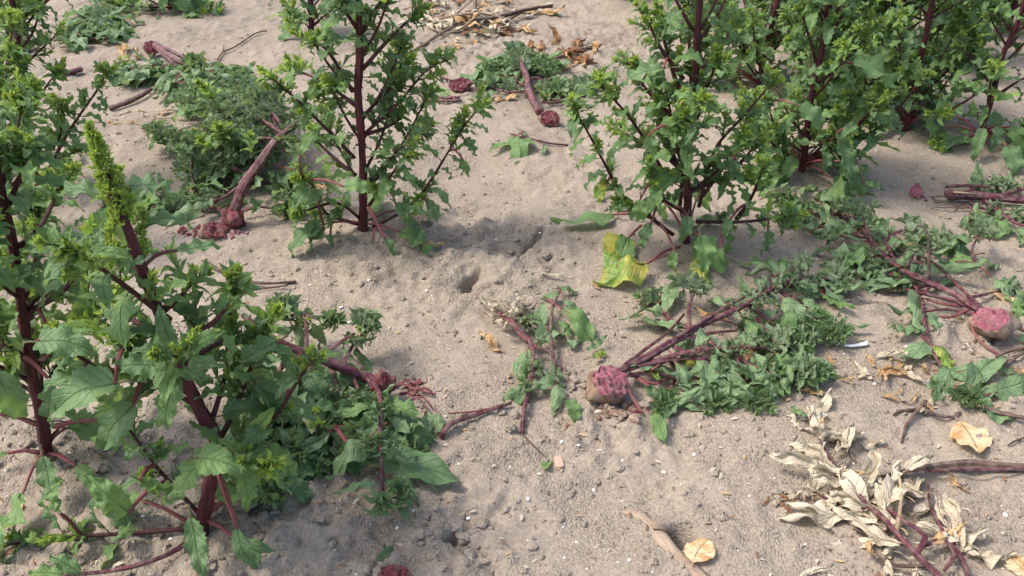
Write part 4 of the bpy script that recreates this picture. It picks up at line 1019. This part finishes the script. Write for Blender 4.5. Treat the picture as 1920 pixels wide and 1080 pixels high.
for a in ((718, 925), (500, 870), (395 + 90, 900), (570, 610), (680, 620), (440, 565), (600, 790)):
    q = G(a[0], a[1], .075 if a[1] > 800 else .12)
    s = part('bud_cluster', rng.choice(TUFT), T, q, rot_to(Vector((rng.uniform(-.3, .3), -.3, -1 if a[0] == 718 else .8)).normalized(), Vector((0, -1, .2))), .055); s['kind'] = 'stuff'
for kind, a, b, w, z in (('fresh', (560, 780), (420, 680), 1.1, .10), ('fresh', (640, 800), (700, 940), 1.0, .03), ('fresh', (520, 870), (660, 860), 1.0, .05), ('fresh', (500, 690), (560, 640), 1.3, .14), ('fresh', (580, 700), (620, 760), 1.2, .10), ('mid', (550, 585), (580, 600), 1.2, .15), ('fresh', (540, 590), (520, 570), 1.2, .16), ('fresh', (600, 850), (580, 910), 1.2, .03)):
    span_leaf(T, kind, G(*a, z), G(*b, max(.012, z - .03)), rng, wide=w)
span_leaf(T, 'lance', G(690, 862, .035), G(868, 884, .02), rng, wide=1.05, tilt=(0, -.15, 1))
stem_part('petiole', gl([(630, 800, .05), (655, 835, .05), (690, 862, .035)]), (.005, .004), T, 'petiole', 6)
fragments(T, 770, 725, 32, 18, 22, 'darkflesh', .003, .009, rng, 'flesh_crumbs')
fragments(T, 785, 745, 36, 18, 12, 'flesh', .002, .006, rng, 'flesh_crumbs')
for k in range(5):
    x, y = rng.uniform(740, 790), rng.uniform(715, 760)
    stem_part('fibre', gl([(x, y, .01), (x + 18, y + rng.uniform(-8, 8), .012), (x + rng.uniform(25, 40), y + rng.uniform(-10, 18), .006)]), (.003, .002), T, 'petiole', 5)

# broken side stalk between it and the withered sprig
T, rng = lying('broken_stalk', 'thin red leaf stalk lying between the toppled beet and the withered sprig', 'stalk', (880, 785), 111)
stem_part('stem', gl([(826, 820, .006), (845, 795, .014), (880, 782, .012), (930, 765, .012), (958, 756, .012)]), (.0065, .004), T, 'lying', 7)
stem_part('fork', gl([(945, 758, .01), (900, 770, .016), (840, 775, .010)]), (.003, .002), T, 'petiole', 5)
for kind, a, b, w in (('wilt', (800, 772), (815, 825), 1.1), ('wilt', (820, 775), (832, 808), 1.0)):
    span_leaf(T, kind, G(*a, .014), G(*b, .010), rng, wide=w)

# 9: withered sprig with bleached top
T, rng = lying('withered_sprig', 'withered beet sprig with bleached curled leaves at its red tip', 'sprig', (1000, 700), 112)
for pts, mat, rad in (([(978, 812, .006), (981, 775, .010), (996, 705, .03), (998, 650, .04), (982, 628, .05), (952, 602, .05), (935, 585, .04)], 'lying', (.0055, .006)), ([(1000, 650, .04), (1035, 662, .03), (1040, 690, .02)], 'lying', (.005, .004)), ([(1038, 680, .02), (1033, 640, .03), (1035, 580, .03), (1052, 540, .02)], 'deadstem', (.0055, .0035)), ([(990, 640, .04), (965, 612, .05), (955, 590, .05)], 'petiole', (.008, .005)),
                      ([(978, 812, .008), (1000, 835, .006), (1028, 862, .005)], 'deadstem', (.002, .0015)), ([(1040, 740, .01), (1050, 700, .02), (1055, 690, .02)], 'deadstem', (.004, .003))):
    b, pl = stem_part('stem', gl(pts), rad, T, mat, 7)
for k in range(26):
    a = G(rng.uniform(925, 985), rng.uniform(565, 610), rng.uniform(.015, .05)); d = Vector((rng.uniform(-1, .7), rng.uniform(-.6, .9), rng.uniform(-.3, .5))).normalized()
    put_leaf(T, 'straw', a, d, Vector((rng.uniform(-1, 1), rng.uniform(-1, 1), 1)), rng.uniform(.040, .075), rng)
for kind, a, b, w in (('wilt', (990, 655), (948, 705), 1.2), ('wilt', (1060, 560), (1085, 600), 1.3), ('wilt_fresh', (1055, 580), (1140, 640), 1.1), ('wilt_fresh', (1050, 600), (1080, 625), 1.2), ('wilt', (1045, 555), (1020, 545), 1.3), ('wilt', (1050, 540), (1078, 540), 1.0), ('wilt', (1020, 610), (990, 590), 1.3), ('wilt', (1020, 630), (1000, 660), 1.2), ('wilt', (1010, 640), (1040, 600), 1.3), ('wilt', (985, 720), (930, 740), .9), ('fresh', (990, 725), (965, 760), 1.5), ('mid', (980, 715), (990, 752), 1.3), ('wilt', (1040, 700), (1010, 745), 1.1), ('wilt', (1045, 720), (1050, 780), 1.0), ('mid', (1065, 750), (1090, 790), 1.3), ('wilt', (1060, 640), (1100, 636), .8), ('wilt', (1050, 690), (1040, 735), 1.1), ('wilt', (1005, 600), (1030, 610), 1.4)):
    span_leaf(T, kind, G(*a, rng.uniform(.02, .04)), G(*b, .012), rng, wide=w)
for a in ((1010, 600), (1000, 615), (1020, 690), (1025, 715), (1000, 740)):
    s = part('shoot', rng.choice(SHOOT['limp']), T, G(*a, .02), rot_to(Vector((rng.uniform(-1, 1), rng.uniform(-1, 1), .2)).normalized(), Vector((0, 0, 1))), .05); s['kind'] = 'stuff'

# 10: dead plant with bleached leaves, lower right
T, rng = lying('dead_beet_plant', 'dead beet plant with maroon stem and heap of bleached straw-coloured leaves', 'plant', (1690, 1000), 113)
ST = (('straw', .92), ('tan', .04), ('wilt_tight', .04))
for pts, rad, mat, dn in (([(1790, 1110, .03), (1740, 1060, .04), (1690, 1010, .05), (1655, 970, .05), (1625, 945, .04), (1590, 905, .03), (1550, 890, .02)], (.0078, .004), 'lying', .013), ([(1820, 1100, .02), (1805, 1050, .025), (1770, 1000, .02), (1745, 950, .02), (1740, 900, .02)], (.005, .0025), 'lying', .06), ([(1720, 1035, .04), (1735, 1005, .05), (1700, 980, .05), (1665, 955, .04)], (.006, .004), 'lying', .03),
                          ([(1575, 888, .012), (1545, 840, .02), (1530, 800, .02), (1515, 775, .02)], (.004, .002), 'lying', .012), ([(1570, 880, .014), (1590, 850, .02), (1600, 815, .02)], (.003, .002), 'deadstem', .05), ([(1680, 1000, .04), (1690, 930, .05), (1685, 890, .05)], (.004, .003), 'petiole_d', .016), ([(1640, 955, .04), (1590, 950, .02), (1540, 930, .01)], (.004, .003), 'lying', .012), ([(1700, 1020, .03), (1650, 1010, .02), (1600, 990, .01)], (.004, .003), 'deadstem', .016), ([(1740, 1060, .03), (1680, 1060, .02), (1640, 1040, .01)], (.004, .003), 'deadstem', .02), ([(1770, 1010, .03), (1790, 1040, .03), (1770, 1070, .02)], (.004, .003), 'lying', .018), ([(1720, 1030, .03), (1760, 1010, .03), (1790, 985, .02)], (.004, .003), 'lying', .03)):
    b, pl = stem_part('stem' if rad[0] > .007 else 'branch', gl(pts), rad, T, mat, 8)
    leafy_lie(b, pl, rng, t0=.12 if rad[0] < .007 else .35, spacing=dn * 1.5, s0=.110, s1=.075, kinds=ST, shoot_p=.10, ssize=.05, shoot='straw', pile=.016)
for kind, a, b, w in (('straw', (1560, 885), (1500, 855), 1.2), ('straw', (1565, 886), (1455, 850), .7), ('straw', (1640, 950), (1560, 880), 1.4), ('straw', (1690, 990), (1600, 930), 1.1), ('straw', (1670, 960), (1700, 880), 1.0), ('straw', (1570, 940), (1485, 905), 1.3), ('straw', (1610, 925), (1540, 895), 1.5), ('straw', (1680, 985), (1690, 910), .9), ('straw', (1715, 960), (1735, 930), 1.3), ('straw', (1790, 1010), (1770, 975), 1.4), ('straw', (1780, 1000), (1815, 985), 1.3), ('straw', (1720, 1070), (1800, 1075), 1.1), ('straw', (1640, 1000), (1580, 975), 1.0), ('tan', (1640, 1040), (1612, 1010), 1.1), ('straw', (1590, 840), (1598, 800), .9), ('straw', (1690, 1080), (1640, 1050), 1.0), ('straw', (1520, 960), (1570, 985), .9), ('straw', (1700, 930), (1660, 905), 1.2)):
    span_leaf(T, kind, G(*a, rng.uniform(.02, .045)), G(*b, .014), rng, wide=w)
fragments(T, 1475, 935, 38, 22, 14, 'clod', .004, .012, rng, 'soil_clump')

# 11: bare dead stem lying across
T, rng = lying('dead_stalk', 'long shrivelled maroon stalk lying across bare soil above the bleached heap', 'stalk', (1780, 880), 114)
stem_part('stem', gl([(1620, 898, .006), (1660, 893, .008), (1720, 880, .014), (1790, 872, .018), (1860, 874, .018), (1990, 882, .015)]), lambda t: .0028 + .0055 * min(1, t * 2.2), T, 'deadstem', 9, ridge=.3)
stem_part('strand', gl([(1740, 884, .018), (1800, 880, .026), (1880, 880, .028), (1980, 872, .02)]), (.003, .0045), T, 'lying', 6)
span_leaf(T, 'straw', G(1700, 905, .01), G(1690, 930, .01), rng)

# 12: leafy branch at the right edge
T, rng = lying('fallen_branch', 'fallen branch with flat grey-green leaves pointing away from the pink crowned beet', 'branch', (1800, 720), 115)
for pts in ([(1870, 668, .012), (1900, 656, .016), (1990, 640, .02)], [(1800, 735, .01), (1860, 770, .01), (1960, 790, .01)], [(1880, 690, .014), (1905, 668, .016), (1960, 650, .016)]):
    stem_part('stem', gl(pts), (.006, .005), T, 'deadstem', 7)
for kind, a, b, w in (('wilt', (1765, 690), (1775, 745), .9), ('wilt', (1775, 690), (1805, 720), 1.2), ('wilt', (1820, 725), (1830, 665), 1.0), ('wilt', (1800, 735), (1880, 760), 1.2), ('wilt', (1850, 765), (1930, 785), 1.2), ('wilt', (1870, 735), (1935, 720), 1.3), ('wilt', (1835, 740), (1880, 715), 1.0), ('wilt', (1735, 640), (1718, 690), 1.7), ('wilt', (1870, 690), (1900, 705), 1.3), ('wilt', (1870, 775), (1820, 755), 1.0), ('wilt_fresh', (1880, 690), (1855, 680), 1.0), ('mid', (1915, 640), (1925, 620), 1.2)):
    span_leaf(T, kind, G(*a, .014), G(*b, .014), rng, wide=w)
# small leaves on the ground
def ground_leaf(kind, label, a, b, w=1.0, z=.008, seed=0, group=None, cat='leaf', name=None):
    rng = random.Random(seed * 7 + 3)
    pa, pb = G(*a, z), G(*b, z)
    d = pb - pa
    me = LEAF[kind][seed % len(LEAF[kind])]
    return solo(name or ('dry_leaf' if kind in ('straw', 'tan', 'brown', 'flat_tan') else 'fallen_leaf'), label, cat, me, pa, rot_to(d, Vector((rng.uniform(-.2, .2), rng.uniform(-.3, .1), 1))), (d.length * w, d.length, d.length * .8), group)
ground_leaf('flat_tan', 'large flat cream and orange dry leaf beside the long shrivelled stalk', (1800, 790), (1848, 858), 1.35, .008, 1)
ground_leaf('tan', 'single orange dry leaf on bare soil below the long shrivelled stalk', (1780, 888), (1808, 925), 1.0, .008, 2)
ground_leaf('straw', 'lone straw leaf lying clear of the bleached heap', (1500, 1082), (1530, 1050), 1.3, .008, 3)
ground_leaf('flat_tan', 'cream dry leaf sticking out of the little pit by the buried root', (1300, 1055), (1318, 1012), 1.5, .012, 4)
ground_leaf('tan', 'crumpled tan dry leaf touching the withered sprig', (940, 655), (898, 625), 1.2, .010, 5)
ground_leaf('tan', 'tan dry leaf tucked under the yellow leaves of the bushy plant', (1125, 540), (1105, 530), 1.2, .010, 6)
ground_leaf('fresh', 'curled green leaf fallen near the red root stub', (706, 1052), (752, 1012), .9, .012, 7)
ground_leaf('mid', 'tiny green leaf on bare soil next to the brick chip', (1022, 880), (1028, 850), 1.2, .006, 8)
ground_leaf('tan', 'twisted tan leaf strip in front of the tall straight plant', (790, 456), (842, 462), .6, .010, 9)
ground_leaf('tan', 'pale torn leaf strip below the beet with pink bite', (1065, 792), (1140, 822), .5, .008, 10)
ground_leaf('flat_tan', 'broad tan dry leaf flat on soil past the bleached heap', (1935, 1085), (1885, 1045), 1.3, .008, 11)
ground_leaf('tan', 'bright orange dry leaf by the flat grey-green branch', (1935, 700), (1895, 685), 1.3, .016, 12)
ground_leaf('brown', 'brown dry leaf behind the pink crowned beet', (1930, 620), (1890, 600), 1.2, .014, 13)
ground_leaf('tan', 'orange curled dry leaf at the tip of the long wilted stem', (1545, 735), (1500, 715), 1.2, .014, 14)
ground_leaf('straw', 'white crumpled leaf scrap in front of the split in the soil', (1012, 512), (1055, 516), .8, .008, 15)
rngL = random.Random(500)
def litter(n, cx, cy, rx, ry, kinds, label, group, smin, smax, hz=.0):
    for k in range(n):
        a, r = rngL.uniform(0, 6.28), math.sqrt(rngL.random())
        p = G(cx + rx * r * math.cos(a), cy + ry * r * math.sin(a), .009 + hz * rngL.random() * (1 - r))
        L = rngL.uniform(smin, smax); th = rngL.uniform(0, 6.28)
        kind = rngL.choice(kinds)
        solo('dry_leaf', label, 'leaf', rngL.choice(LEAF[kind]), p, rot_to(Vector((math.cos(th), math.sin(th), rngL.uniform(-.05, .15))), Vector((rngL.uniform(-.5, .5), rngL.uniform(-.5, .3), 1))), (L * 1.0, L, L * .7), group)
litter(22, 1640, 690, 95, 28, ['tan', 'tan', 'straw'], 'crumpled tan dry leaf in the drift between the fallen beets', 'drift of tan leaves', .035, .075)
litter(9, 1730, 742, 60, 22, ['tan', 'straw'], 'straw-coloured leaf strip in the drift beside the dried root fork', 'drift of straw leaves', .03, .06)
litter(84, 895, 26, 125, 38, ['straw', 'straw', 'straw', 'tan', 'brown'], 'pale shrivelled leaf in the dry heap at the far end of the bare strip', 'far heap of pale leaves', .08, .17, .06)
litter(40, 1060, 98, 75, 26, ['brown', 'brown', 'tan'], 'brown shrivelled leaf in the rusty heap behind the crooked pink stem', 'far heap of brown leaves', .05, .12, .05)
litter(8, 850, 80, 30, 14, ['straw', 'tan'], 'tan dry leaf between the far heap and the beet half', 'tan leaves by the beet half', .05, .09)
litter(14, 250, 225, 60, 26, ['straw', 'tan', 'straw'], 'pale leaf scrap strewn below the withered stick', 'scraps below the stick', .03, .07)
litter(6, 420, 130, 60, 10, ['straw'], 'pale scrap beside the grey-green heap', 'scraps by the heap', .03, .05)
litter(6, 1480, 935, 40, 18, ['brown'], 'brown leaf scrap on the dark clump at the edge of the bleached heap', 'brown scraps by the bleached heap', .025, .045)
litter(8, 1800, 690, 80, 50, ['tan', 'straw'], 'small tan scrap among the flat grey-green leaves', 'scraps by the fallen branch', .02, .04)

# ------------------------------------------------------------------ twigs, stones, chips
def twig(label, pts, rad, mat='deadstem', sides=7, name='twig', cat='twig', forks=()):
    T = thing(name, label, cat, G(pts[0][0], pts[0][1]))
    stem_part('stem', gl(pts), rad, T, mat, sides, ridge=.25)
    for p in forks: stem_part('fork', gl(p), (rad[1] * .9, rad[1] * .5), T, mat, 6)
    return T
twig('half buried pale root running into a small pit in the bare soil', [(1165, 962, -.012), (1205, 972, -.006), (1235, 1000, -.002), (1265, 1038, -.003), (1300, 1066, .001), (1330, 1090, .0)], (.014, .009), 'greystem', 9, 'buried_root', 'root', forks=([(1225, 985, .010), (1245, 990, .014), (1262, 1005, .010)],))
twig('bent withered stick with knobbly end on the upper soil', [(205, 203, .012), (235, 192, .016), (265, 178, .018), (285, 165, .022), (293, 168, .02)], (.010, .008), 'deadstem', 8, 'stick', 'stick', forks=([(270, 176, .016), (262, 182, .014), (250, 190, .012)],))
twig('short finger-thick purple root end on the upper soil', [(108, 139, .012), (130, 137, .014), (153, 130, .014)], (.010, .013), 'lying', 8, 'root_end', 'root')
twig('thin curved dark stem near the low sprawling plant', [(408, 112, .008), (418, 98, .010), (440, 88, .010), (480, 62, .010), (500, 58, .01)], (.005, .004), forks=([(418, 98, .01), (420, 84, .01)],))
twig('long dark dead stalk at the top of the pale far heap', [(885, 40, .03), (930, 32, .03), (985, 18, .04), (1035, 10, .03)], (.012, .010), 'deadstem', 8, 'dead_stalk', 'stalk', forks=([(985, 18, .03), (950, 40, .02), (935, 52, .01)], [(930, 32, .02), (900, 48, .01)]))
twig('upright dead stub poking from the pale far heap', [(885, 45, .01), (890, 20, .06), (892, -5, .10)], (.010, .010), 'deadstem', 8, 'dead_stub', 'stalk')
twig('grey forked stalk tangled in the pale far heap', [(800, 40, .02), (850, 30, .05), (900, 25, .05), (950, 35, .03)], (.009, .006), 'greystem', 8, 'dead_stalk', 'stalk', forks=([(850, 30, .05), (880, 5, .05), (905, -10, .05)], [(900, 25, .05), (860, 55, .03), (820, 66, .02)], [(920, 28, .04), (960, 50, .02), (1000, 55, .01)]))
twig('slender brown stalk lying from the far heap to the beet half', [(770, 98, .008), (800, 80, .012), (830, 60, .015), (850, 50, .015)], (.006, .008), 'deadstem')
twig('dark brown stalk under the rusty far heap', [(1015, 118, .015), (1050, 105, .02), (1090, 92, .02), (1125, 85, .015)], (.010, .008), 'deadstem')
twig('dried forked root in the drift of straw leaves', [(1690, 830, .003), (1700, 795, .006), (1720, 770, .008), (1735, 752, .008)], (.0022, .005), 'deadstem', 7, 'forked_root', 'root', forks=([(1725, 765, .008), (1755, 778, .008), (1785, 782, .006), (1800, 772, .006)], [(1722, 768, .007), (1690, 770, .006), (1675, 778, .005)]))
twig('thin dead stem on the soil in front of the crushed red crown', [(380, 488, .01), (420, 510, .012), (480, 530, .012), (555, 528, .006)], (.005, .004), 'deadstem')
twig('fine curved rootlet right of the large flat dry leaf', [(1890, 835, .004), (1905, 826, .005), (1935, 815, .005)], (.002, .0025), 'deadstem')
twig('thin brown strip at the edge of the shaded hollow', [(470, 545, .008), (500, 540, .01), (540, 535, .008)], (.003, .002), 'deadstem')
# wilted dark heap far left
T, rng = lying('wilted_heap', 'dark limp beet top lying far behind the slender open plant', 'beet top', (150, 60), 116)
for pts in ([(100, 75, .03), (150, 60, .04), (200, 40, .03)], [(110, 80, .02), (160, 75, .02), (210, 70, .01)], [(160, 50, .03), (190, 20, .02), (205, 10, .02)], [(70, 90, .02), (50, 95, .02), (20, 90, .02)]):
    b, pl = stem_part('stem', gl(pts), (.009, .004), T, 'deadstem', 6)
    leafy_lie(b, pl, rng, t0=.05, spacing=.016, s0=.15, s1=.13, shoot_p=.35, ssize=.09, pile=.05, kinds=(('fresh', .55), ('wilt', .45)))
# red root stub at the bottom edge
T, rng = lying('beet_lump', 'pink gnawed root stub beside the curled green leaf', 'beet lump', (740, 1082), 117)
beet(T, G(740, 1084, .016), (.1, -.3, -.9), (0, -.2, 1), .030, clip=.1, seed=31, flesh='darkflesh', squash=(1.1, .9, .7), rough=.25)
# red stalk stub rising at lower left
T, rng = lying('stalk_stub', 'short red stalk stub poking from cloddy soil by the bent stem', 'stalk stub', (378, 1080), 118)
stem_part('stem', gl([(380, 1090, .0), (376, 1068, .02), (372, 1056, .03)]), (.008, .007), T, 'lying', 7)

# white bone-like shard and chips
g = Geo()
v, f, uv = tube(smooth_line([Vector((-.028, 0, 0)), Vector((-.01, -.003, .002)), Vector((.012, .001, .003)), Vector((.03, .006, .004))], n=5), lambda t: .0035 + .005 * t, sides=8, ridge=.3, seed=4)
solo('white_shard', 'white bone-like shard lying alone between the fallen beets', 'shard', mesh_from('white_shard', v, f, ('bone',), uv), G(1604, 648, .005), None, (1, 1, .7))
def slab(seed, lx, ly, lz):
    rng = random.Random(seed); vs = []
    for z in (-1, 1):
        for (x, y) in ((-1, -.7), (-.2, -1), (.8, -.8), (1, .3), (.6, 1), (-.7, .9)):
            vs.append(Vector((x * lx * rng.uniform(.85, 1.1), y * ly * rng.uniform(.85, 1.1), z * lz * (1 if z < 0 else rng.uniform(.8, 1.2)))) * (.9 if z > 0 else 1))
    f = [tuple(range(5, -1, -1)), tuple(range(6, 12))] + [(k, (k + 1) % 6, 6 + (k + 1) % 6, 6 + k) for k in range(6)]
    return vs, f
v, f = slab(3, .011, .020, .004)
solo('brick_chip', 'pinkish brick chip lying flat on open bare soil', 'chip', mesh_from('brick_chip', v, f, ('brick',), None, None, False), G(1048, 867, .004), Matrix.Rotation(.15, 3, 'Z'))
rngC = random.Random(77)
CH = []
for k in range(6):
    v, f = lump(600 + k, 2, .45, .45); CH.append(mesh_from('white_stone', [p * .006 for p in v], f, ('chip',)))
for (x, y) in ((1053, 828), (1085, 835), (1302, 852), (990, 935), (878, 972), (672, 578), (640, 576), (1405, 930), (1300, 730), (835, 780), (745, 990), (860, 870), (1540, 740), (1650, 860), (180, 950), (170, 910), (720, 955), (1290, 690), (800, 545), (1000, 575), (1180, 1050), (655, 605), (100, 880), (320, 1010), (1885, 965), (1735, 575), (520, 620), (1245, 885), (1640, 720), (1700, 650)):
    p = G(x, y, .002); s = rngC.uniform(.45, .95)
    solo('white_stone', 'small white stone chip lying on the dry soil', 'stone', CH[rngC.randint(0, 5)], p, Matrix.Rotation(rngC.uniform(0, 6.28), 3, 'Z'), s, 'white stone chips on the soil')
CL = []
for k in range(8):
    v, f = lump(700 + k, 3, .5, .5); CL.append(mesh_from('soil_clod', [p * .01 for p in v], f, ('clod',)))
def clods(n, cx, cy, rx, ry, smin, smax, label, group):
    for k in range(n):
        a, r = rngC.uniform(0, 6.28), math.sqrt(rngC.random())
        s = smin * (smax / smin) ** (rngC.random() ** 1.8)
        p = G(cx + rx * r * math.cos(a), cy + ry * r * math.sin(a), .0005 * s)
        solo('soil_clod', label, 'clod', CL[rngC.randint(0, 7)], p, Matrix.Rotation(rngC.uniform(0, 6.28), 3, 'Z'), s, group)
clods(22, 330, 1010, 230, 75, .6, 2.6, 'dry soil clod at the foot of the bent stem plant', 'clods round the bent stem')
clods(10, 490, 940, 40, 40, 1.0, 2.6, 'dry soil clod under the limp foliage heap', 'clods under the foliage heap')
clods(16, 840, 1015, 100, 50, .5, 1.8, 'dry soil clod near the curled green leaf', 'clods by the curled leaf')
clods(18, 130, 830, 150, 60, .5, 1.8, 'dry soil clod around the pinkish crown', 'clods by the pink crown')
clods(16, 1080, 780, 160, 50, .5, 1.5, 'dry soil clod beside the beet with pink bite', 'clods by the bitten beet')
clods(16, 930, 480, 130, 60, .6, 1.8, 'dry soil clod along the split in the soil', 'clods by the split')
clods(20, 1200, 980, 260, 80, .4, 1.3, 'small dry soil clod on the open strip', 'clods on the open strip')
clods(14, 1700, 640, 180, 80, .5, 1.5, 'dry soil clod between the fallen beets', 'clods between fallen beets')
# loose plant shreds: too many and too small to count
def shreds(n, seed):
    rng = random.Random(seed); g = Geo()
    for i in range(n):
        p = G0(rng.uniform(-20, 1940), rng.uniform(0, 1080))
        if p.y > 5.5: continue
        p.z = gh(p.x, p.y) + .003
        th = rng.uniform(0, 6.28); L = rng.uniform(.005, .022); d = Vector((math.cos(th), math.sin(th), 0)); s = Vector((-d.y, d.x, 0)) * L * rng.uniform(.06, .22)
        z = Vector((0, 0, rng.uniform(.001, .006)))
        g.add([p - s * .4, p + s * .4, p + d * L * .5 + s + z, p + d * L * .5 - s + z * .6, p + d * L + z * .3], [(0, 1, 2, 3), (3, 2, 4)], [(.3, 0), (.3, 0), (.3, .5), (.3, .5), (.3, 1)], rng.choice([0, 0, 1, 2]))
    o = part('plant_shreds', g.mesh('plant_shreds', ('straw', 'tan', 'brown')), None, (0, 0, 0)); o['kind'] = 'stuff'; o['label'] = 'fine dry plant shreds strewn over the soil'; o['category'] = 'plant litter'
shreds(1200, 9)
print('objects', len(bpy.data.objects), 'tris', sum(len(m.polygons) for m in bpy.data.meshes) * 2)
